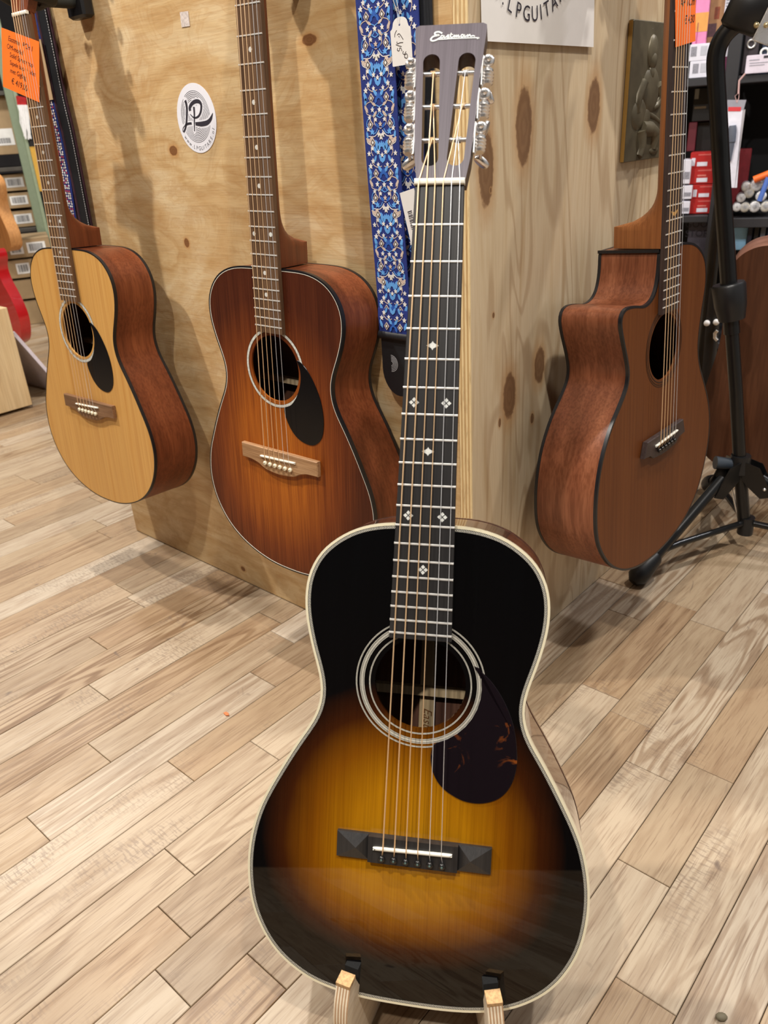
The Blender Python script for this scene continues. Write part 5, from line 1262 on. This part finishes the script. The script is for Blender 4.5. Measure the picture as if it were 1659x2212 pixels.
# hanging microphone pack
def mic_pack():
    P = lambda px, py: SO + SU * S2(px, py)[0] + Vector((0, 0, S2(px, py)[1])) - SDEEP * .06
    a, b, c, d = P(1574, 216), P(1611, 216), P(1592, 402), P(1577, 402)
    root = empty('microphone_pack', 'white hanging pack with a red label and a grey microphone picture', 'package', (c + d) / 2); L = (c + d) / 2
    def quad(name, q, mat, th, par=None):
        mb = MB(); n = SDEEP * th; mb.add([*q, *[p + n for p in q]], [(0, 1, 2, 3), (7, 6, 5, 4)] + [(i, (i + 1) % 4, 4 + (i + 1) % 4, 4 + i) for i in range(4)]); return mb.build(name, mat, root, None, off=L)
    hd = quad('carton', [P(1569, 238), P(1604, 238), P(1592, 402), P(1577, 402)], plain('pack_white', srgb(226, 226, 240), .4), .03)
    quad('carton_side', [P(1604, 238), P(1610, 236), P(1588.5, 402), P(1592, 402)][:2] + [P(1588, 402), P(1587, 402)], plain('pack_grey', srgb(170, 166, 172), .5), .028)
    quad('hang_flap', [P(1572, 216), P(1612, 216), P(1606, 238), P(1570, 238)], plain('flap_grey', srgb(150, 150, 162), .5), .002)
    f = -SDEEP * .0012
    quad('red_label', [p + f for p in (P(1574, 231), P(1601, 231), P(1600, 240), P(1573, 240))], plain('label_red', srgb(206, 60, 66), .5), .001)
    mb = MB(); C = [P(1583, 270), P(1581, 305)]; mb.tube([C[0] + f * 2, C[0] * .7 + C[1] * .3 + f * 2, C[1] + f * 2], [.010, .0125, .0115], 12); mb.tube([C[1] + f * 2, P(1576, 345) + f * 2], [.0095, .0055], 12); mb.build('microphone_print', plain('mic_grey', srgb(92, 98, 112), .5), root, 50, off=L)
    mb = MB(); mb.tube([P(1592, 222), P(1588, 208), P(1597, 200), P(1596, 212), P(1592, 222)], .0012, 6); mb.tube([P(1595, 203), P(1597, 175), P(1610, 160)], .0028, 8); mb.build('hang_loop', plain('pink_band', srgb(196, 160, 158), .6), root, 50, off=L)
mic_pack()
# bagged cables on the lower right shelf
zD = S2(1620, 470)[1]; clr = plain('cloudy_plastic', srgb(206, 208, 214), .25, coat=.5, var=.15, scale=60); clr.node_tree.nodes['Principled BSDF'].inputs['Alpha'].default_value = .55
cab = [(1592, 448, .016), (1609, 448, .018), (1630, 447, .020), (1654, 447, .019), (1601, 428, .016), (1618, 417, .018), (1644, 424, .019), (1612, 404, .017), (1634, 400, .021), (1658, 398, .018)]
for i, (px, py, r) in enumerate(cab):
    r *= .9
    u, z = S2(px, py); ctr = SO + SU * u + Vector((0, 0, max(z, zD + r))) 
    o = empty('bagged_cable', ('rolled white cable in a clear plastic bag in the pile on the rack', 'rolled cream cable in a clear plastic bag in the pile on the rack')[i % 2], 'cable', ctr, SR, ('white bagged cables', 'cream bagged cables')[i % 2])
    sp = MB(); sp.tube([((r - .003 - .00011 * q) * cos(q * .5), .0, (r - .003 - .00011 * q) * sin(q * .5)) for q in range(60)], .0022, 6); sp.build('cable_coil', (M['white'], plain('cream_cable', srgb(206, 198, 170), .5))[i % 2], o, 50)
    sk = MB(); sk.lathe([(.001, -.006), (r * .55, -.005), (r * .9, -.001), (r * 1.02, .01), (r * .96, .07), (r * .5, .10), (.001, .101)], Matrix.Rotation(radians(-90), 4, 'X') , 14); sk.build('bag', clr, o, 50)
MB_ = MB(); p, q = S2(1640, 432), S2(1659, 382)
so = MB().tube([SO + SU * p[0] + Vector((0, 0, p[1])) - SDEEP * .03, SO + SU * q[0] + Vector((0, 0, q[1])) - SDEEP * .03], .008, 8).build('blue_cable_tie', plain('blue_tie', srgb(84, 118, 200), .5), None, 50); tag(so, 'blue strip lying across the bagged cables', 'strap')
p, q = S2(1628, 388), S2(1668, 372)
so = MB().tube([SO + SU * p[0] + Vector((0, 0, p[1])) - SDEEP * .015, SO + SU * q[0] + Vector((0, 0, q[1])) - SDEEP * .015], .011, 8).build('orange_cable_tie', plain('orange_tie', srgb(240, 110, 40), .5), None, 50); tag(so, 'orange strip lying on top of the bagged cables', 'strap')
# second black stand behind the cutaway guitar
def rear_stand():
    o = tb + th_ * .45; P = lambda px, py: on_plane(px, py, o, th_)
    root = empty('folded_stand', 'slim black metal stand leg behind the cutaway guitar', 'stand', P(1497, 850)); L = root.location.copy()
    q_ = P(1512, 800); q2_ = P(1527, 680); dn = (q_ - q2_); fl_ = q2_ + dn * (q2_.z / -dn.z)
    MB().tube([P(1556, 440), P(1545, 520), q2_, q_, fl_], .0135, 12).build('tube', M['black_satin'], root, 50, off=L)
    MB().tube([P(1546, 620), P(1537, 700), P(1529, 800), P(1520, 880)], .018, 12).build('thick_tube', M['black_plastic'], root, 50, off=L)
    for x, y in ((1529, 694), (1549, 692)): mb = MB(); mb.ball(P(x, y) - th_ * .02, .0075, 12, 7); mb.build('knob', M['white'], root, 50, off=L)
    mb = MB(); mb.tube([P(1551, 710) - th_ * .02, P(1546, 716) - th_ * .02, P(1546, 726) - th_ * .02, P(1551, 731) - th_ * .02], .004, 8); mb.build('clip', M['nickel'], root, 50, off=L)
rear_stand()

# ------------------------------------------------------------------ left background: boxes, shelf posts, instruments
LF = upright_frame(45, 420, 5.05); LO, LN, LU = LF; LD = -LN; LR = Matrix((tuple(LU), tuple(LD), (0, 0, 1))).transposed()
def L2(px, py): return uz(px, py, LF)
def lrack():
    root = empty('green_shelf_rack', 'sage green steel shelf rack full of cardboard boxes at the shop wall', 'shelf', LO, LR)
    u0 = L2(58, 350)[0]
    MB().bbox(u0 - .030, u0 + .012, -.030, -.012, 0, 2.3, .002).build('post', M['green_steel'], root); MB().bbox(u0 + .012, u0 + .030, -.030, .03, 0, 2.3, .002).build('post_flange', plain('lit_sage', srgb(140, 154, 128), .5), root)  # same steel on both faces; the flange's stronger light is put into its colour
    MB().bbox(u0 - 1.1, u0 - 1.07, -.03, .03, 0, 2.3, .002).build('post', M['green_steel'], root)
    for z in (L2(45, 493)[1], L2(30, 360)[1], L2(20, 195)[1]): MB().bbox(u0 - 1.07, u0 - .03, -.008, .40, z - .022, z - .002, .002).build('shelf_board', plain('grey_board', srgb(70, 66, 60), .7), root)
lrack()
ur = L2(72, 430)[0]
boxes = [(198, 333, 0.05, 'large plain cardboard box with white label on the green rack', 0), (372, 410, 0, 'flat cardboard box with barcode label, top of three', 1), (412, 447, 0.0, 'flat cardboard box with barcode label, middle of three', 1), (451, 488, .0, 'flat cardboard box with barcode label, bottom of three', 1),
         (497, 535, -.02, 'open topped cardboard box under the three flat boxes', 2), (536, 574, -.01, 'cardboard box with square label under the open box', 1), (576, 616, .0, 'plain cardboard box second from the floor', 3), (618, 668, .0, 'plain cardboard box standing on the floor by the rack', 3)]
def bars(a, b, z0, z1, root, seed):
    mb = MB(); r = random.Random(seed); x = a
    while x < b - .003:
        w_ = r.choice((.0018, .0030, .0045)); mb.box(x, min(b, x + w_), -.0016, -.0008, z0, z1); x += w_ + r.choice((.002, .0032))
    mb.build('barcode', bar, root)
lbl = plain('box_label', srgb(226, 226, 224), .6, var=.04); bar = plain('barcode_grey', srgb(74, 74, 80), .6)
for i, (y0, y1, du, label, kind) in enumerate(boxes):
    xr = 28 + (y0 - 198) * .235; z1 = L2(xr, y0)[1]; z0 = L2(xr, y1)[1]
    if i == len(boxes) - 1: z0 = 0.001
    u1 = ur - .004 + du; wd = .46 + .05 * (i % 3); h_ = z1 - z0 - .004
    if i >= 4: u1 += .05
    root = empty('cardboard_box', label, 'box', LO + LU * (u1 - wd / 2) + LD * (.035 if i < 4 else -.385) + Vector((0, 0, z0)), LR, 'cardboard boxes on the green rack')
    MB().bbox(-wd / 2, wd / 2, 0, .34, 0, h_, .002).build('carton', M['cardboard'], root)
    if kind in (1, 2):
        for q, (a, b) in enumerate(((wd / 2 - .115, wd / 2 - .025), (wd / 2 - .20, wd / 2 - .135))):
            MB().box(a, b, -.001, .0003, h_ * .22, h_ * .80).build('label', lbl, root); bars(a + .010, b - .010, h_ * .32, h_ * .72, root, i * 7 + q)
    if kind == 0: MB().box(wd / 2 - .18, wd / 2 - .07, -.001, .0003, .045, .125).build('label', lbl, root); bars(wd / 2 - .165, wd / 2 - .09, .055, .08, root, 3)
    MB().box(-wd / 2 + .0, wd / 2, -.0006, .0002, h_ * .985, h_ * .995).build('tape_line', plain('seam', srgb(120, 98, 70), .8), root)
# dark goods beside the post: black case, yellow spine, tasselled scarf
def lbox(name, label, cat, x0, y0, x1, y1, mat, front, deep=.1):
    a = L2(x0, y0); b = L2(x1, y1); u0, u1 = a[0], b[0]; z1, z0 = a[1], b[1]
    if name == 'black_case': z0 = 0.0005
    if u1 < u0 + .03: u1 = u0 + .03
    root = empty(name, label, cat, LO + LU * ((u0 + u1) / 2) + LD * front + Vector((0, 0, z0)), LR)
    MB().bbox(-(u1 - u0) / 2, (u1 - u0) / 2, 0, deep, 0, z1 - z0, .002).build('case', mat, root); return root, u1 - u0, z1 - z0
r_, w_, h_ = lbox('black_case', 'tall black case leaning beyond the green rack post', 'case', 33, 60, 160, 640, M['black_plastic'], .30, .2)
r_, w_, h_ = lbox('yellow_spine_box', 'narrow black box with a yellow spine beside the green post', 'box', 60, 300, 66, 420, M['black_plastic'], -.04, .05)
MB().box(-w_ / 2 - .001, w_ / 2 + .001, -.001, .02, h_ * .05, h_ * .86).build('yellow_spine', plain('yellow_card', srgb(206, 160, 60), .5), r_)
def scarf():
    P = lambda px, py: LO + LU * L2(px, py)[0] + Vector((0, 0, L2(px, py)[1])) - LD * .06
    root = empty('tasselled_scarf', 'red and white scarf with long white tassels hanging by the green post', 'scarf', P(55, 300)); L = root.location.copy()
    a, b = P(34, 208), P(56, 212); mb = MB(); c, d = P(38, 232), P(58, 236)
    mb.loft([[a, b, b + LD * .02, a + LD * .02], [c, d, d + LD * .02, c + LD * .02]]); mb.build('red_band', plain('red_wool', srgb(166, 26, 30), .9, var=.2), root, None, off=L)
    mb = MB(); r = random.Random(5)
    for i in range(16):
        t = i / 15; s0 = P(38 + 20 * t, 228); e = P(52 + 14 * t + r.uniform(-3, 3), r.uniform(270, 304)); m_ = (s0 + e) / 2 + LU * r.uniform(-.015, .015); mb.tube([s0, m_, e], .0042, 6)
    tag(mb.build('tassels', M['white'], root, 60, off=L), kind='stuff')
scarf()

def side_body(name, label, cat, px, py, depth, outl, thick, topm, sidem, scale, yaw=0.0, roll=0.0, ypivot=0.0, extra=None):
    """small instrument body hanging with its front towards the aisle"""
    c = CC + ray(px, py) * depth
    R = Matrix(((1, 0, 0), (0, 0, -1), (0, 1, 0))).to_3x3(); R = Matrix.Rotation(yaw, 3, 'Z') @ R @ Matrix.Rotation(roll, 3, 'Z')
    root = empty(name, label, cat, c, R)
    out = [(x * scale, y * scale) for x, y in outl]; n = len(out)
    A = [(x, y, 0) for x, y in out]; B = [(x, y, -thick) for x, y in out]
    mb = MB(); mb.add(A, [tuple(range(n))]); mb.build('front', topm, root)
    mb = MB(); mb.add(A + B, [(i, (i + 1) % n, n + (i + 1) % n, n + i) for i in range(n)]); mb.build('body_side', sidem, root, 40)
    mb = MB(); mb.add(B, [tuple(range(n))]); mb.build('back', sidem, root)
    if extra: extra(root, scale)
    return root
uk = half_outline([(0, .5), (.12, .5), (.24, .47), (.30, .38), (.29, .28), (.255, .18), (.25, .08), (.29, -.06), (.355, -.2), (.375, -.32), (.34, -.43), (.22, -.49), (.1, -.5), (0, -.5)])
tan1 = wood('tan_ukulele_front', (srgb(150, 94, 46), srgb(164, 106, 54), srgb(178, 120, 64)), 'Y', 60, .05, .5, big=10); tan2 = wood('light_ukulele_side', (srgb(196, 136, 78), srgb(212, 152, 92), srgb(222, 166, 106)), 'Y', 60, .05, .45, big=10)
def uk_neck(root, s):
    MB().bbox(-.020, .020, .49 * s, .49 * s + .30, -.02, .004, .003).build('neck', tan1, root); MB().bbox(-.026, .026, .49 * s + .30, .49 * s + .42, -.016, .0, .004).build('headstock', tan1, root)
    rg = MB(); ringmesh(rg, (0, .07 * s), .0, .055, .0006, .0004, 40); rg.build('sound_hole', M['herring_dark'], root)
    MB().bbox(-.05, .05, -.26 * s, -.235 * s, 0, .007, .002).build('bridge', M['rosewood3'], root)
side_body('ukulele', 'tan wooden ukulele hanging in front of the cardboard boxes', 'ukulele', -22, 462, 3.9, uk, .062, tan1, tan2, .36, 0.05, extra=uk_neck)
red = plain('gloss_red', srgb(176, 16, 22), .3, coat=1.0, var=.05); white_p = M['white']
rb = resample(spline([(-.05, .5), (-.16, .52), (-.26, .62), (-.30, .56), (-.27, .40), (-.25, .22), (-.33, .0), (-.37, -.2), (-.30, -.42), (-.12, -.5), (.1, -.5), (.29, -.43), (.37, -.22), (.33, -.02), (.26, .14), (.25, .26), (.30, .36), (.28, .44), (.18, .40), (.10, .42), (.05, .5)], True, 5), 120)
def rg_parts(root, s):
    MB().bbox(-.024, .024, .45 * s, .45 * s + .55, -.014, .006, .003).build('neck', tan2, root)
    MB().bbox(-.034, .034, .45 * s + .55, .45 * s + .70, -.014, .002, .004).build('headstock', tan2, root)
    MB().bbox(-.04, .04, -.28 * s, -.2 * s, .002, .014, .002).build('bridge', M['chrome'], root)
side_body('red_electric_guitar', 'glossy red electric guitar hanging behind the plywood crate', 'guitar', -18, 640, 3.15, rb, .045, red, red, .40, 0.12, 0.06, extra=rg_parts)

# plywood crate with a black handle, leaning white board
def crate():
    a = Vector((-2.20, -.55, 0)); root = empty('plywood_crate', 'pale plywood crate with a black steel handle on the oak floor', 'crate', (-2.40, -.10, 0)); L = root.location.copy()
    pm = wood('pale_crate_ply', (srgb(188, 158, 112), srgb(206, 178, 134), srgb(216, 192, 150)), 'Z', 26, .10, .5, big=8, fine=.2)
    zt_ = .36; y1 = .345
    MB().bbox(-2.205, -2.186, -.55, y1, .012, zt_, .0015).build('front_board', pm, root, None, off=L)
    MB().bbox(-2.62, -2.206, y1 - .018, y1, .012, zt_, .0015).build('end_board', pm, root, None, off=L)
    MB().bbox(-2.62, -2.206, -.55, -.532, .012, zt_, .0015).build('end_board', pm, root, None, off=L)
    MB().bbox(-2.64, -2.621, -.55, y1, .012, zt_, .0015).build('rear_board', pm, root, None, off=L)
    MB().box(-2.62, -2.206, -.53, y1 - .02, .012, .03).build('bottom_board', pm, root, None, off=L)
    for x in (-2.60, -2.24):
        for y in (-.52, y1 - .04): MB().bbox(x - .02, x + .02, y - .02, y + .02, 0, .0118, .002).build('foot', M['rubber'], root, None, off=L)
    hy, hz = .236, .212
    MB().tube(spline([(-2.184, hy - .12, hz + .07), (-2.172, hy - .03, hz + .068), (-2.170, hy - .004, hz + .045), (-2.170, hy - .008, hz - .020), (-2.172, hy - .04, hz - .052), (-2.184, hy - .12, hz - .055)], False, 6), .0062, 10).build('handle', M['black_satin'], root, 50, off=L)
    mb = MB(); mb.tube([(-2.175, hy - .032 + .012 * cos(q * pi / 8), hz - .022 + .014 * sin(q * pi / 8)) for q in range(16)], .0035, 8, closed=True); mb.build('handle_ring', M['black_satin'], root, 50, off=L)
crate()
wb = empty('white_board', 'white board with a red figure leaning behind the plywood crate', 'board', (-2.25, .42, 0))
Lw = wb.location.copy()
mb = MB(); V = [Vector((-2.20, .500, 0)), Vector((-2.225, .400, .235)), Vector((-2.60, .400, .235)), Vector((-2.60, .500, 0))]
V = [Vector((-2.215, .505, .001)), Vector((-2.215, .362, .27)), Vector((-2.62, .362, .27)), Vector((-2.62, .505, .001))]
nrm = (V[1] - V[0]).cross(V[3] - V[0]).normalized() * .012
mb.add([*V, *[v + nrm for v in V]], [(0, 1, 2, 3), (7, 6, 5, 4)] + [(i, (i + 1) % 4, 4 + (i + 1) % 4, 4 + i) for i in range(4)]); mb.build('panel', plain('white_board', srgb(206, 198, 208), .5), wb, None, off=Lw)
mb = MB(); f = lambda s, t: V[0] + (V[1] - V[0]) * t + (V[3] - V[0]) * s + nrm * 1.05 if nrm.x > 0 else V[0] + (V[1] - V[0]) * t + (V[3] - V[0]) * s - nrm * .05
mb.add([f(*q) for q in ((.05, .1), (.16, .08), (.24, .25), (.3, .45), (.18, .5), (.12, .38), (.06, .42), (.03, .25))], [tuple(range(8))]); mb.build('red_figure', plain('red_figure', srgb(150, 20, 26), .5), wb, None, off=Lw)

# ------------------------------------------------------------------ bits on the floor
mb = MB(); mb.ball((0, 0, .0035), .0062, 10, 6, (1, .72, .55)); pb = mb.build('pebble', plain('grey_pebble', srgb(112, 104, 84), .7), None, 50); pb.location = (.502, -.278, 0); pb.rotation_euler = (0, 0, .7); tag(pb, 'small grey pebble lying on the oak floor', 'pebble')
ch = MB().prism([(-.006, -.002), (.002, -.0035), (.006, 0), (.001, .003), (-.005, .0025)], .0002, .0022, bevel=.0004).build('wood_chip', plain('orange_chip', srgb(206, 118, 70), .7)); ch.location = (-.280, -.291, 0); tag(ch, 'tiny orange chip lying on the oak floor', 'chip')
